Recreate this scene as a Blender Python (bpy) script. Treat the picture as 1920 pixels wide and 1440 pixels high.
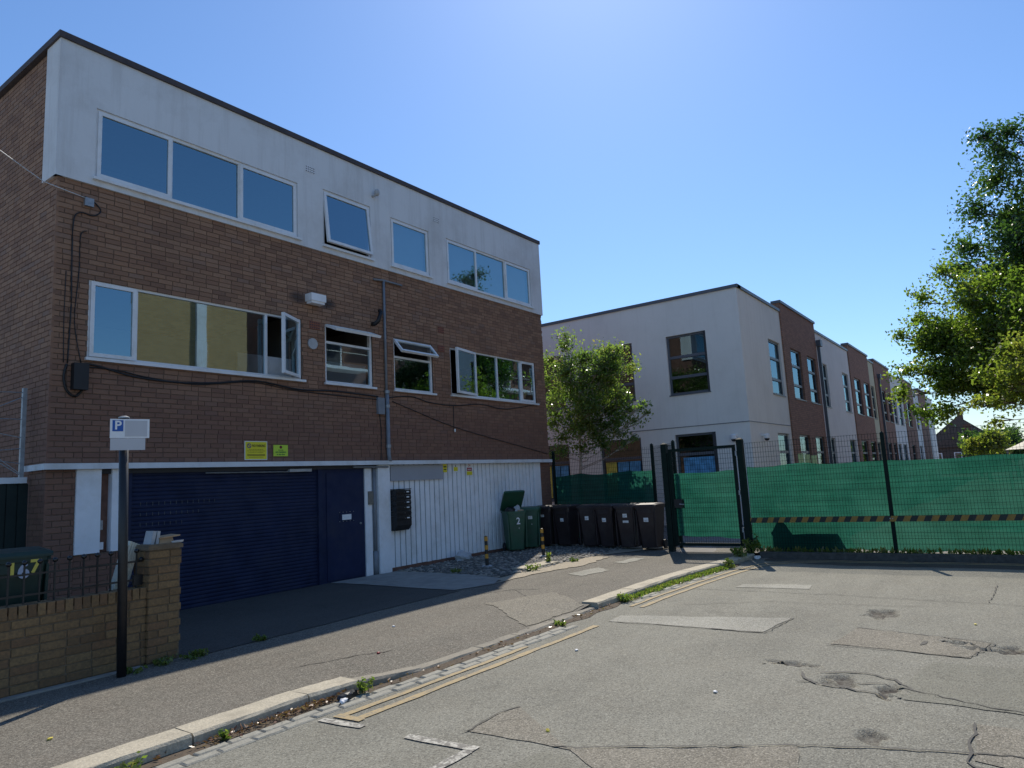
import bpy, math, random
import numpy as np
from mathutils import Vector, Matrix

# ------------------------------------------------------------------ camera, sky, sun, exposure
sc = bpy.context.scene
for o in list(bpy.data.objects): bpy.data.objects.remove(o)
COL = sc.collection
RAD = math.radians
FPX, YAW, PITCH, ROLL, CAMZ = 1311.17, 0.948126, 0.139356, -0.052736, 1.65
_cy, _sy, _cp, _sp = math.cos(YAW), math.sin(YAW), math.cos(PITCH), math.sin(PITCH)
_f = Vector((_sy*_cp, _cy*_cp, _sp)); _r = Vector((_cy, -_sy, 0)); _u = _r.cross(_f)
_c, _s = math.cos(ROLL), math.sin(ROLL)
RIGHT, UP = _c*_r + _s*_u, -_s*_r + _c*_u
cam = bpy.data.cameras.new('camera'); camo = bpy.data.objects.new('camera', cam); COL.objects.link(camo)
cam.sensor_width = 36; cam.lens = FPX/1920*36; cam.clip_start = 0.05; cam.clip_end = 3000
mw = Matrix((( RIGHT.x, UP.x, -_f.x, 0), (RIGHT.y, UP.y, -_f.y, 0), (RIGHT.z, UP.z, -_f.z, CAMZ), (0, 0, 0, 1)))
camo.matrix_world = mw
sc.camera = camo

SUN = Vector((0.86, 0.42, 1.0)).normalized()          # towards the sun
elev = math.asin(SUN.z); azim = math.atan2(SUN.x, SUN.y)
w = bpy.data.worlds.new('World'); sc.world = w; w.use_nodes = True
nt = w.node_tree; nt.nodes.clear()
sky = nt.nodes.new('ShaderNodeTexSky'); sky.sky_type = 'NISHITA'; sky.sun_disc = False
sky.sun_elevation = elev; sky.sun_rotation = azim
sky.air_density = 1.2; sky.dust_density = 0.28; sky.ozone_density = 10.0; sky.altitude = 30
bg = nt.nodes.new('ShaderNodeBackground'); bg.inputs[1].default_value = 0.144
wo = nt.nodes.new('ShaderNodeOutputWorld')
nt.links.new(sky.outputs[0], bg.inputs[0]); nt.links.new(bg.outputs[0], wo.inputs[0])
sl = bpy.data.lights.new('sun', 'SUN'); sl.energy = 4.9; sl.angle = RAD(0.5); sl.color = (1.0, 0.925, 0.80)
so = bpy.data.objects.new('sun', sl); COL.objects.link(so)
so.rotation_euler = (-SUN).to_track_quat('-Z', 'Y').to_euler(); so.location = (20, 10, 30)
sc.view_settings.view_transform = 'Standard'; sc.view_settings.look = 'None'
sc.view_settings.exposure = 0.0; sc.view_settings.gamma = 1.0
try: sc.view_settings.use_curve_mapping = False
except Exception: pass
sc.render.engine = 'CYCLES'

rng = random.Random(7); nrg = np.random.default_rng(7)

# ------------------------------------------------------------------ materials
MATS = {}
def nodes_of(name):
    m = bpy.data.materials.new(name); m.use_nodes = True
    t = m.node_tree; t.nodes.clear()
    out = t.nodes.new('ShaderNodeOutputMaterial'); b = t.nodes.new('ShaderNodeBsdfPrincipled')
    t.links.new(b.outputs[0], out.inputs[0]); MATS[name] = m
    return m, t, b, out
def N(t, typ, **kw):
    n = t.nodes.new(typ)
    for k, v in kw.items():
        if isinstance(k, str) and k.startswith('i_'): n.inputs[int(k[2:])].default_value = v
        else: setattr(n, k, v)
    return n
def noise(t, scale, detail=4, rough=0.6, pos=None):
    n = t.nodes.new('ShaderNodeTexNoise'); n.inputs['Scale'].default_value = scale
    n.inputs['Detail'].default_value = detail; n.inputs['Roughness'].default_value = rough
    t.links.new(pos if pos is not None else geo_pos(t), n.inputs['Vector']); return n.outputs['Fac']
def geo_pos(t):
    for n in t.nodes:
        if n.bl_idname == 'ShaderNodeNewGeometry': return n.outputs['Position']
    return t.nodes.new('ShaderNodeNewGeometry').outputs['Position']
def ramp(t, fac, stops):
    r = t.nodes.new('ShaderNodeValToRGB'); e = r.color_ramp.elements
    while len(e) < len(stops): e.new(0.5)
    for i, (p, c) in enumerate(stops):
        e[i].position = p; e[i].color = (*c, 1) if len(c) == 3 else c
    t.links.new(fac, r.inputs[0]); return r.outputs[0]
def mix(t, fac, a, b, mode='MIX'):
    m = t.nodes.new('ShaderNodeMix'); m.data_type = 'RGBA'; m.blend_type = mode
    for sock, v in ((m.inputs[0], fac), (m.inputs[6], a), (m.inputs[7], b)):
        if hasattr(v, 'node'): t.links.new(v, sock)
        elif isinstance(v, tuple): sock.default_value = (*v, 1) if len(v) == 3 else v
        else: sock.default_value = v
    return m.outputs[2]
def math_(t, op, a, b=None, clamp=False):
    m = t.nodes.new('ShaderNodeMath'); m.operation = op; m.use_clamp = clamp
    for i, v in enumerate((a, b)):
        if v is None: continue
        if hasattr(v, 'node'): t.links.new(v, m.inputs[i])
        else: m.inputs[i].default_value = v
    return m.outputs[0]
def bump(t, b, h, strength, dist=0.01):
    n = t.nodes.new('ShaderNodeBump'); n.inputs['Strength'].default_value = strength; n.inputs['Distance'].default_value = dist
    t.links.new(h, n.inputs['Height']); t.links.new(n.outputs[0], b.inputs['Normal'])
def attr(t, name):
    a = t.nodes.new('ShaderNodeAttribute'); a.attribute_name = name; return a.outputs['Fac']
def M(name, col, rough=0.7, var=0.15, scale=6.0, bmp=0.0, bscale=60, metal=0.0, spec=None, dirt=None, dscale=1.3):
    """plain surface: colour with mottling, optional dirt blotches, optional fine relief"""
    m, t, b, o = nodes_of(name)
    a = tuple(c*(1-var) for c in col); d = tuple(min(1, c*(1+var)) for c in col)
    c = ramp(t, noise(t, scale, 5), [(0.3, a), (0.7, d)])
    if dirt:
        f = ramp(t, noise(t, dscale, 6, 0.7), [(0.48, (0, 0, 0)), (0.75, (1, 1, 1))])
        c = mix(t, f, c, dirt)
    t.links.new(c, b.inputs['Base Color'])
    b.inputs['Roughness'].default_value = rough; b.inputs['Metallic'].default_value = metal
    if spec is not None: b.inputs['Specular IOR Level'].default_value = spec
    if bmp: bump(t, b, noise(t, bscale, 4), bmp)
    return m
def brick_mat(name, stops, dirt, grain=0.35, weather=None):
    m, t, b, o = nodes_of(name)
    c = ramp(t, attr(t, 'rnd'), stops)
    c = mix(t, ramp(t, noise(t, 45, 5), [(0.35, (0, 0, 0)), (0.8, (grain,)*3)]), c, dirt)
    c = mix(t, ramp(t, noise(t, 1.1, 5, 0.65), [(0.45, (0, 0, 0)), (0.8, (0.4,)*3)]), c, dirt)
    if weather:      # older, sootier brick low on the wall with a ragged upper edge, and soot smudges either side of the lamp
        sx = t.nodes.new('ShaderNodeSeparateXYZ'); t.links.new(geo_pos(t), sx.inputs[0])
        zz = math_(t, 'ADD', sx.outputs[2], math_(t, 'MULTIPLY', noise(t, 0.9, 5, 0.65), 1.6))
        f = ramp(t, math_(t, 'MULTIPLY', zz, 0.1), [(0.37, (0.62,)*3), (0.50, (0, 0, 0))])
        c = mix(t, f, c, weather)
        dx = math_(t, 'SUBTRACT', math_(t, 'ABSOLUTE', math_(t, 'SUBTRACT', sx.outputs[0], 8.30)), 0.33)
        d2 = math_(t, 'ADD', math_(t, 'POWER', math_(t, 'ABSOLUTE', math_(t, 'MULTIPLY', dx, 3.6)), 2.0), math_(t, 'POWER', math_(t, 'ABSOLUTE', math_(t, 'MULTIPLY', math_(t, 'SUBTRACT', sx.outputs[2], 5.25), 6.5)), 2.0))
        sm_ = ramp(t, math_(t, 'ADD', d2, math_(t, 'MULTIPLY', noise(t, 12, 4), 0.5)), [(0.35, (0.8,)*3), (1.0, (0, 0, 0))])
        c = mix(t, sm_, c, (0.03, 0.03, 0.035))
    t.links.new(c, b.inputs['Base Color']); b.inputs['Roughness'].default_value = 0.9
    bump(t, b, noise(t, 90, 5), 0.5, 0.004)
    return m
brick_mat('brick_red', [(0.0, (0.22, 0.118, 0.075)), (0.3, (0.285, 0.152, 0.092)), (0.6, (0.325, 0.178, 0.106)), (0.85, (0.36, 0.205, 0.125)), (1.0, (0.255, 0.155, 0.112))], (0.15, 0.098, 0.072), 0.45, (0.165, 0.082, 0.062))
brick_mat('brick_yellow', [(0.0, (0.18, 0.10, 0.045)), (0.4, (0.26, 0.155, 0.068)), (0.75, (0.30, 0.185, 0.082)), (1.0, (0.235, 0.125, 0.06))], (0.075, 0.056, 0.036), 0.75)
M('mortar', (0.15, 0.10, 0.072), 0.95, 0.25, 20, 0.4, 120)
M('mortar_yellow', (0.17, 0.125, 0.08), 0.95, 0.25, 20, 0.4, 120)
M('brick_common', (0.17, 0.085, 0.06), 0.9, 0.3, 8)
def streaked(name, col, dirt, amt):
    m, t, b, o = nodes_of(name)
    c = ramp(t, noise(t, 1.6, 5), [(0.3, tuple(x*0.95 for x in col)), (0.7, col)])
    sx = t.nodes.new('ShaderNodeSeparateXYZ'); t.links.new(geo_pos(t), sx.inputs[0])
    cb = t.nodes.new('ShaderNodeCombineXYZ')
    t.links.new(math_(t, 'MULTIPLY', sx.outputs[0], 5.0), cb.inputs[0]); t.links.new(math_(t, 'MULTIPLY', sx.outputs[1], 5.0), cb.inputs[1]); t.links.new(math_(t, 'MULTIPLY', sx.outputs[2], 0.35), cb.inputs[2])
    f = ramp(t, noise(t, 1.0, 6, 0.7, cb.outputs[0]), [(0.50, (0, 0, 0)), (0.85, (amt,)*3)])
    c = mix(t, f, c, dirt)
    f2 = ramp(t, noise(t, 0.8, 6, 0.7), [(0.48, (0, 0, 0)), (0.75, (amt,)*3)])
    c = mix(t, f2, c, dirt)
    t.links.new(c, b.inputs['Base Color']); b.inputs['Roughness'].default_value = 0.92
    bump(t, b, noise(t, 45, 4), 0.22, 0.006)
streaked('render_white', (0.74, 0.75, 0.76), (0.48, 0.47, 0.46), 0.7)
M('upvc', (0.78, 0.79, 0.80), 0.35, 0.03, 3, dirt=(0.62, 0.61, 0.58), dscale=2.5)
M('paint_white', (0.83, 0.84, 0.86), 0.6, 0.05, 5, 0.15, 50, dirt=(0.66, 0.65, 0.63), dscale=1.6)
M('lintel_white', (0.70, 0.72, 0.74), 0.75, 0.06, 4, 0.2, 60, dirt=(0.5, 0.5, 0.48))
M('coping_dark', (0.065, 0.05, 0.05), 0.7, 0.25, 6, 0.2, 30)
M('shutter_blue', (0.014, 0.022, 0.060), 0.65, 0.25, 3, 0.08, 60, spec=0.25, dirt=(0.026, 0.031, 0.055), dscale=1.5)
M('door_blue', (0.014, 0.022, 0.064), 0.65, 0.2, 3, 0.1, 40, spec=0.25, dirt=(0.026, 0.031, 0.055), dscale=1.5)
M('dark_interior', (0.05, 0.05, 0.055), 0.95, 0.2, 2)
M('room_wall', (0.30, 0.28, 0.25), 0.95, 0.1, 2)
M('blind', (0.70, 0.84, 0.94), 0.9, 0.03, 3)
M('black_metal', (0.012, 0.012, 0.014), 0.42, 0.3, 20)
M('black_gloss', (0.012, 0.012, 0.014), 0.15, 0.2, 20)
M('black_plastic', (0.014, 0.014, 0.016), 0.55, 0.2, 10)
M('galvanised', (0.32, 0.34, 0.36), 0.5, 0.2, 14, metal=0.5)
M('grey_pipe', (0.20, 0.215, 0.24), 0.55, 0.15, 6)
M('cable_black', (0.012, 0.012, 0.014), 0.55, 0.2, 6)
M('cable_white', (0.75, 0.75, 0.73), 0.5, 0.1, 6)
M('bin_green', (0.022, 0.085, 0.048), 0.5, 0.12, 6, 0.06, 200, dirt=(0.05, 0.08, 0.06), dscale=4)
M('bin_brown', (0.030, 0.020, 0.021), 0.48, 0.15, 6, 0.06, 200, dirt=(0.05, 0.04, 0.038), dscale=4)
M('bin_dark_green', (0.012, 0.035, 0.026), 0.5, 0.15, 6)
M('sticker_white', (0.78, 0.79, 0.80), 0.5, 0.05, 30)
M('sticker_print', (0.25, 0.28, 0.35), 0.6, 0.1, 30)
M('fence_green', (0.005, 0.016, 0.013), 0.7, 0.2, 10, spec=0.2)
M('steel_grey', (0.09, 0.10, 0.115), 0.5, 0.1, 8)
M('school_grey', (0.10, 0.112, 0.135), 0.45, 0.06, 5)
streaked('school_render', (0.82, 0.79, 0.74), (0.64, 0.61, 0.56), 0.6)
M('school_cream', (0.58, 0.55, 0.38), 0.92, 0.04, 1.5)
M('sign_yellow', (0.72, 0.64, 0.03), 0.45, 0.03, 10)
M('sign_lime', (0.50, 0.68, 0.06), 0.45, 0.03, 10)
M('ink_black', (0.02, 0.02, 0.02), 0.6, 0.1, 10)
M('ink_green', (0.01, 0.13, 0.05), 0.6, 0.1, 10)
M('ink_purple', (0.10, 0.05, 0.20), 0.6, 0.1, 10)
M('ink_olive', (0.36, 0.30, 0.02), 0.6, 0.1, 10)
M('ink_red', (0.35, 0.01, 0.02), 0.55, 0.1, 10)
M('ink_blue', (0.01, 0.09, 0.38), 0.5, 0.1, 10)
M('number_yellow', (0.75, 0.60, 0.10), 0.5, 0.08, 20)
M('number_grey', (0.42, 0.46, 0.56), 0.5, 0.08, 20)
M('board_grey', (0.34, 0.35, 0.38), 0.6, 0.05, 3)
M('plate_grey', (0.50, 0.50, 0.52), 0.55, 0.05, 3)
M('bollard_black', (0.015, 0.014, 0.014), 0.5, 0.2, 15)
M('bollard_yellow', (0.55, 0.27, 0.03), 0.5, 0.2, 15)
M('granite', (0.45, 0.40, 0.30), 0.85, 0.25, 60, 0.5, 90, dirt=(0.29, 0.255, 0.19), dscale=3)
M('kerb_shaded', (0.085, 0.080, 0.070), 0.95, 0.3, 12, 0.5, 60)  # shade at the fence foot put into the kerb upstand's colour
M('kerb_dark', (0.26, 0.235, 0.185), 0.9, 0.2, 50, 0.5, 90, dirt=(0.16, 0.15, 0.13), dscale=3)
M('sett', (0.27, 0.26, 0.215), 0.8, 0.2, 30, 0.4, 90)
M('concrete', (0.30, 0.285, 0.25), 0.92, 0.15, 5, 0.4, 90, dirt=(0.20, 0.195, 0.18), dscale=2)
M('yard', (0.19, 0.18, 0.165), 0.92, 0.15, 3, 0.3, 60)
M('sandy_grit', (0.36, 0.31, 0.23), 0.95, 0.3, 40, 0.6, 90)
M('soil', (0.10, 0.075, 0.05), 0.98, 0.4, 40, 0.6, 90)
M('cardboard', (0.42, 0.27, 0.15), 0.85, 0.12, 8)
M('foam_board', (0.62, 0.58, 0.47), 0.8, 0.1, 10)
M('plaster_grey', (0.42, 0.43, 0.44), 0.9, 0.1, 10, 0.4, 30)
M('wood_grey', (0.19, 0.17, 0.14), 0.9, 0.2, 12)
M('garden_green', (0.010, 0.020, 0.017), 0.8, 0.3, 4)
M('roof_tile', (0.10, 0.075, 0.065), 0.9, 0.25, 4)
M('roof_felt', (0.07, 0.07, 0.07), 0.95, 0.2, 4)
M('canvas', (0.66, 0.62, 0.50), 0.8, 0.04, 3)
M('terracotta', (0.26, 0.09, 0.05), 0.85, 0.2, 30)
M('litter_black', (0.015, 0.015, 0.018), 0.35, 0.2, 20)
M('litter_white', (0.7, 0.7, 0.7), 0.6, 0.1, 20)
M('bark', (0.085, 0.065, 0.048), 0.95, 0.35, 12, 0.6, 30)
M('birch_bark', (0.42, 0.36, 0.30), 0.85, 0.35, 14, 0.3, 30)
M('poster_blue', (0.10, 0.32, 0.55), 0.6, 0.4, 5)
M('poster_yellow', (0.60, 0.50, 0.08), 0.6, 0.3, 5)
M('plastic_lime', (0.50, 0.58, 0.25), 0.5, 0.1, 5)

def leaf_mat(name, cols, trans=0.35):
    m = bpy.data.materials.new(name); m.use_nodes = True; t = m.node_tree; t.nodes.clear(); MATS[name] = m
    out = t.nodes.new('ShaderNodeOutputMaterial'); b = t.nodes.new('ShaderNodeBsdfPrincipled')
    c = ramp(t, attr(t, 'rnd'), cols)
    t.links.new(c, b.inputs['Base Color']); b.inputs['Roughness'].default_value = 0.28
    tr = t.nodes.new('ShaderNodeBsdfTranslucent')
    tc = mix(t, 1.0, c, (2.0, 2.5, 1.0), 'MULTIPLY')
    t.links.new(tc, tr.inputs[0])
    ms = t.nodes.new('ShaderNodeMixShader'); ms.inputs[0].default_value = trans
    t.links.new(b.outputs[0], ms.inputs[1]); t.links.new(tr.outputs[0], ms.inputs[2]); t.links.new(ms.outputs[0], out.inputs[0])
leaf_mat('leaf_dark', [(0, (0.028, 0.058, 0.020)), (0.6, (0.052, 0.092, 0.030)), (1, (0.09, 0.13, 0.04))], 0.48)
leaf_mat('leaf_mid', [(0, (0.060, 0.095, 0.022)), (0.6, (0.115, 0.150, 0.036)), (1, (0.18, 0.18, 0.05))], 0.62)
leaf_mat('leaf_yellow', [(0, (0.09, 0.115, 0.025)), (0.5, (0.155, 0.17, 0.045)), (0.9, (0.21, 0.18, 0.065)), (1, (0.22, 0.14, 0.07))], 0.62)
leaf_mat('leaf_birch', [(0, (0.075, 0.115, 0.04)), (0.6, (0.125, 0.160, 0.06)), (0.9, (0.185, 0.19, 0.075)), (1, (0.22, 0.17, 0.075))], 0.62)
leaf_mat('leaf_weed', [(0, (0.08, 0.12, 0.03)), (0.6, (0.13, 0.16, 0.045)), (1, (0.24, 0.20, 0.09))], 0.45)
leaf_mat('leaf_dry', [(0, (0.12, 0.05, 0.03)), (0.5, (0.22, 0.11, 0.06)), (1, (0.30, 0.20, 0.12))], 0.15)

def asphalt(name, base, stone, warm, crack=0.5, speck=0.55):
    m, t, b, o = nodes_of(name)
    big = noise(t, 0.55, 6, 0.65)
    c = ramp(t, big, [(0.3, tuple(x*0.74 for x in base)), (0.5, base), (0.72, tuple(x*1.18 for x in base))])
    sp0 = t.nodes.new('ShaderNodeSeparateXYZ'); t.links.new(geo_pos(t), sp0.inputs[0]); cb0 = t.nodes.new('ShaderNodeCombineXYZ')
    t.links.new(math_(t, 'MULTIPLY', sp0.outputs[0], 0.30), cb0.inputs[0]); t.links.new(math_(t, 'MULTIPLY', sp0.outputs[1], 1.5), cb0.inputs[1])
    c = mix(t, ramp(t, noise(t, 1.0, 6, 0.6, cb0.outputs[0]), [(0.42, (0, 0, 0)), (0.68, (0.75,)*3)]), c, tuple(x*1.34 for x in base))
    c = mix(t, ramp(t, noise(t, 1.9, 7, 0.75), [(0.57, (0, 0, 0)), (0.74, (0.65,)*3)]), c, tuple(x*0.5 for x in base))
    c = mix(t, ramp(t, noise(t, 2.6, 5, 0.7), [(0.45, (0, 0, 0)), (0.75, (0.55,)*3)]), c, warm)
    v = t.nodes.new('ShaderNodeTexVoronoi'); v.inputs['Scale'].default_value = 115; t.links.new(geo_pos(t), v.inputs['Vector'])
    sp = t.nodes.new('ShaderNodeSeparateColor'); t.links.new(v.outputs['Color'], sp.inputs[0])
    f = ramp(t, sp.outputs[0], [(0.50, (0, 0, 0)), (0.95, (speck,)*3)])
    c = mix(t, f, c, stone)
    fd = ramp(t, sp.outputs[1], [(0.60, (0, 0, 0)), (1.0, (0.75,)*3)])
    c = mix(t, fd, c, tuple(x*0.35 for x in base))
    # hairline cracks: edges of a warped coarse cell pattern, only in some areas
    wn = t.nodes.new('ShaderNodeTexNoise'); wn.inputs['Scale'].default_value = 2.2; wn.inputs['Detail'].default_value = 6; t.links.new(geo_pos(t), wn.inputs['Vector'])
    vm = t.nodes.new('ShaderNodeVectorMath'); vm.operation = 'MULTIPLY_ADD'; t.links.new(wn.outputs['Color'], vm.inputs[0]); vm.inputs[1].default_value = (0.7, 0.7, 0); t.links.new(geo_pos(t), vm.inputs[2])
    vc = t.nodes.new('ShaderNodeTexVoronoi'); vc.feature = 'DISTANCE_TO_EDGE'; vc.inputs['Scale'].default_value = 0.75; t.links.new(vm.outputs[0], vc.inputs['Vector'])
    line = math_(t, 'LESS_THAN', vc.outputs['Distance'], 0.0038)
    where = ramp(t, noise(t, 0.8, 3), [(0.50, (0, 0, 0)), (0.60, (1, 1, 1))])
    ck = math_(t, 'MULTIPLY', math_(t, 'MULTIPLY', line, where), crack)
    c = mix(t, ck, c, tuple(x*0.22 for x in base))
    hole = attr(t, 'hole')
    c = mix(t, math_(t, 'MULTIPLY', hole, ramp(t, noise(t, 14, 4), [(0.35, (0.35,)*3), (0.6, (1, 1, 1))])), c, (0.060, 0.050, 0.040))
    t.links.new(c, b.inputs['Base Color']); b.inputs['Roughness'].default_value = 0.88
    b.inputs['Specular IOR Level'].default_value = 0.35
    h = math_(t, 'ADD', math_(t, 'MULTIPLY', v.outputs['Distance'], -1.0), math_(t, 'MULTIPLY', ck, -1.5))
    bump(t, b, h, 0.55, 0.006)
    return m
asphalt('asphalt_road', (0.188, 0.181, 0.147), (0.40, 0.385, 0.315), (0.185, 0.170, 0.132), 0.2, 0.55)
asphalt('asphalt_path', (0.122, 0.111, 0.089), (0.36, 0.33, 0.27), (0.142, 0.118, 0.092), 0.2, 0.65)
asphalt('asphalt_pale', (0.29, 0.28, 0.235), (0.50, 0.48, 0.41), (0.25, 0.235, 0.19), 0.15, 0.6)
asphalt('asphalt_blue', (0.178, 0.172, 0.136), (0.32, 0.31, 0.25), (0.178, 0.165, 0.128), 0.2, 0.45)
asphalt('asphalt_pink', (0.172, 0.157, 0.122), (0.41, 0.37, 0.30), (0.178, 0.156, 0.118), 0.3, 0.7)
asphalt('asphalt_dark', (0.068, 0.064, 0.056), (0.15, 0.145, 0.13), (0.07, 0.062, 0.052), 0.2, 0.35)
M('tar_line', (0.060, 0.056, 0.048), 0.8, 0.3, 30)
def paint_mat(name, col, wear):
    m, t, b, o = nodes_of(name)
    f = ramp(t, noise(t, 22, 8, 0.75), [(0.52-wear, (1, 1, 1)), (0.62-wear*0.6, (0, 0, 0))])
    f2 = ramp(t, noise(t, 2.5, 4, 0.6), [(0.4, (0.15,)*3), (0.7, (0.9,)*3)])
    k = math_(t, 'MAXIMUM', f, math_(t, 'MULTIPLY', f2, wear))
    c = mix(t, k, col, (0.16, 0.15, 0.13))
    t.links.new(c, b.inputs['Base Color']); b.inputs['Roughness'].default_value = 0.8
    bump(t, b, noise(t, 120, 3), 0.4, 0.004)
paint_mat('paint_yellow_road', (0.38, 0.285, 0.14), 0.16)
paint_mat('paint_white_road', (0.50, 0.48, 0.41), 0.08)

def cobble_mat():
    m, t, b, o = nodes_of('cobble')
    c = ramp(t, attr(t, 'rnd'), [(0, (0.07, 0.066, 0.058)), (0.6, (0.15, 0.14, 0.12)), (1, (0.34, 0.31, 0.26))])
    t.links.new(c, b.inputs['Base Color']); b.inputs['Roughness'].default_value = 0.75
    bump(t, b, noise(t, 80, 4), 0.3, 0.005)
cobble_mat()

def glass_mat(name, tint, ior, lo, grey=0.95):
    m = bpy.data.materials.new(name); m.use_nodes = True; t = m.node_tree; t.nodes.clear(); MATS[name] = m
    out = t.nodes.new('ShaderNodeOutputMaterial')
    tr = t.nodes.new('ShaderNodeBsdfTransparent'); tr.inputs[0].default_value = (*[grey*x for x in tint], 1)
    gl = t.nodes.new('ShaderNodeBsdfGlossy'); gl.inputs['Roughness'].default_value = 0.015; gl.inputs[0].default_value = (0.64, 0.90, 1, 1)
    fr = t.nodes.new('ShaderNodeFresnel'); fr.inputs[0].default_value = ior
    bp = t.nodes.new('ShaderNodeBump'); bp.inputs['Strength'].default_value = 0.04; bp.inputs['Distance'].default_value = 0.02
    t.links.new(noise(t, 1.4, 1), bp.inputs['Height']); t.links.new(bp.outputs[0], gl.inputs['Normal'])
    f = math_(t, 'MAXIMUM', fr.outputs[0], lo)
    ms = t.nodes.new('ShaderNodeMixShader'); t.links.new(f, ms.inputs[0]); t.links.new(tr.outputs[0], ms.inputs[1]); t.links.new(gl.outputs[0], ms.inputs[2])
    t.links.new(ms.outputs[0], out.inputs[0])
glass_mat('glass', (0.9, 0.95, 1.0), 3.8, 0.3)
glass_mat('glass_school', (0.7, 0.75, 0.8), 1.9, 0.14, 0.6)

def net_mat():
    m = bpy.data.materials.new('green_netting'); m.use_nodes = True; t = m.node_tree; t.nodes.clear(); MATS['green_netting'] = m
    out = t.nodes.new('ShaderNodeOutputMaterial')
    g = ramp(t, noise(t, 3.0, 5), [(0.3, (0.014, 0.092, 0.064)), (0.7, (0.025, 0.128, 0.092))])
    # horizontal weave bands
    sx = t.nodes.new('ShaderNodeSeparateXYZ'); t.links.new(geo_pos(t), sx.inputs[0])
    cz = t.nodes.new('ShaderNodeCombineXYZ'); t.links.new(math_(t, 'MULTIPLY', sx.outputs[1], 0.5), cz.inputs[1]); t.links.new(math_(t, 'MULTIPLY', sx.outputs[2], 26), cz.inputs[2])
    band = ramp(t, noise(t, 1.0, 3, 0.6, cz.outputs[0]), [(0.35, (0.74,)*3), (0.65, (1.02,)*3)])
    g = mix(t, 1.0, g, band, 'MULTIPLY')
    g = mix(t, ramp(t, noise(t, 0.7, 5, 0.65), [(0.45, (0, 0, 0)), (0.75, (0.55,)*3)]), g, (0.045, 0.15, 0.11))
    d = t.nodes.new('ShaderNodeBsdfDiffuse'); t.links.new(g, d.inputs[0])
    tr = t.nodes.new('ShaderNodeBsdfTranslucent'); t.links.new(mix(t, 1.0, g, (1.25, 1.35, 1.3), 'MULTIPLY'), tr.inputs[0])
    ms = t.nodes.new('ShaderNodeMixShader'); ms.inputs[0].default_value = 0.62
    t.links.new(d.outputs[0], ms.inputs[1]); t.links.new(tr.outputs[0], ms.inputs[2])
    tp = t.nodes.new('ShaderNodeBsdfTransparent')
    m2 = t.nodes.new('ShaderNodeMixShader'); m2.inputs[0].default_value = 0.03
    t.links.new(ms.outputs[0], m2.inputs[1]); t.links.new(tp.outputs[0], m2.inputs[2]); t.links.new(m2.outputs[0], out.inputs[0])
net_mat()

def stripe_mat():
    m, t, b, o = nodes_of('hazard_stripe')
    sx = t.nodes.new('ShaderNodeSeparateXYZ'); t.links.new(geo_pos(t), sx.inputs[0])
    k = math_(t, 'ADD', math_(t, 'MULTIPLY', sx.outputs[1], 4.6), math_(t, 'MULTIPLY', sx.outputs[2], 2.2))
    f = math_(t, 'GREATER_THAN', math_(t, 'FRACT', math_(t, 'ADD', k, 100.0)), 0.5)
    c = mix(t, f, (0.012, 0.022, 0.018), (0.30, 0.175, 0.03))
    c = mix(t, ramp(t, noise(t, 9, 5), [(0.5, (0, 0, 0)), (0.8, (0.6,)*3)]), c, (0.05, 0.05, 0.04))
    t.links.new(c, b.inputs['Base Color']); b.inputs['Roughness'].default_value = 0.6
stripe_mat()
def school_brick():
    m, t, b, o = nodes_of('school_brick')
    sx = t.nodes.new('ShaderNodeSeparateXYZ'); t.links.new(geo_pos(t), sx.inputs[0])
    cb = t.nodes.new('ShaderNodeCombineXYZ'); t.links.new(math_(t, 'ADD', sx.outputs[0], sx.outputs[1]), cb.inputs[0]); t.links.new(sx.outputs[2], cb.inputs[1])
    br = t.nodes.new('ShaderNodeTexBrick'); t.links.new(cb.outputs[0], br.inputs[0])
    br.inputs['Color1'].default_value = (0.34, 0.175, 0.11, 1); br.inputs['Color2'].default_value = (0.25, 0.125, 0.082, 1); br.inputs['Mortar'].default_value = (0.12, 0.09, 0.08, 1)
    br.inputs['Scale'].default_value = 1.0; br.inputs['Mortar Size'].default_value = 0.006; br.inputs['Brick Width'].default_value = 0.225; br.inputs['Row Height'].default_value = 0.075
    t.links.new(br.outputs[0], b.inputs['Base Color']); b.inputs['Roughness'].default_value = 0.9
school_brick()
def stock_brick():
    m, t, b, o = nodes_of('stock_brick')
    sx = t.nodes.new('ShaderNodeSeparateXYZ'); t.links.new(geo_pos(t), sx.inputs[0])
    cb = t.nodes.new('ShaderNodeCombineXYZ'); t.links.new(math_(t, 'ADD', sx.outputs[0], sx.outputs[1]), cb.inputs[0]); t.links.new(sx.outputs[2], cb.inputs[1])
    br = t.nodes.new('ShaderNodeTexBrick'); t.links.new(cb.outputs[0], br.inputs[0])
    br.inputs['Color1'].default_value = (0.56, 0.35, 0.14, 1); br.inputs['Color2'].default_value = (0.45, 0.27, 0.10, 1); br.inputs['Mortar'].default_value = (0.38, 0.34, 0.24, 1)
    br.inputs['Scale'].default_value = 1.0; br.inputs['Mortar Size'].default_value = 0.008; br.inputs['Brick Width'].default_value = 0.225; br.inputs['Row Height'].default_value = 0.075
    t.links.new(br.outputs[0], b.inputs['Base Color']); b.inputs['Roughness'].default_value = 0.9
stock_brick()

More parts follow.
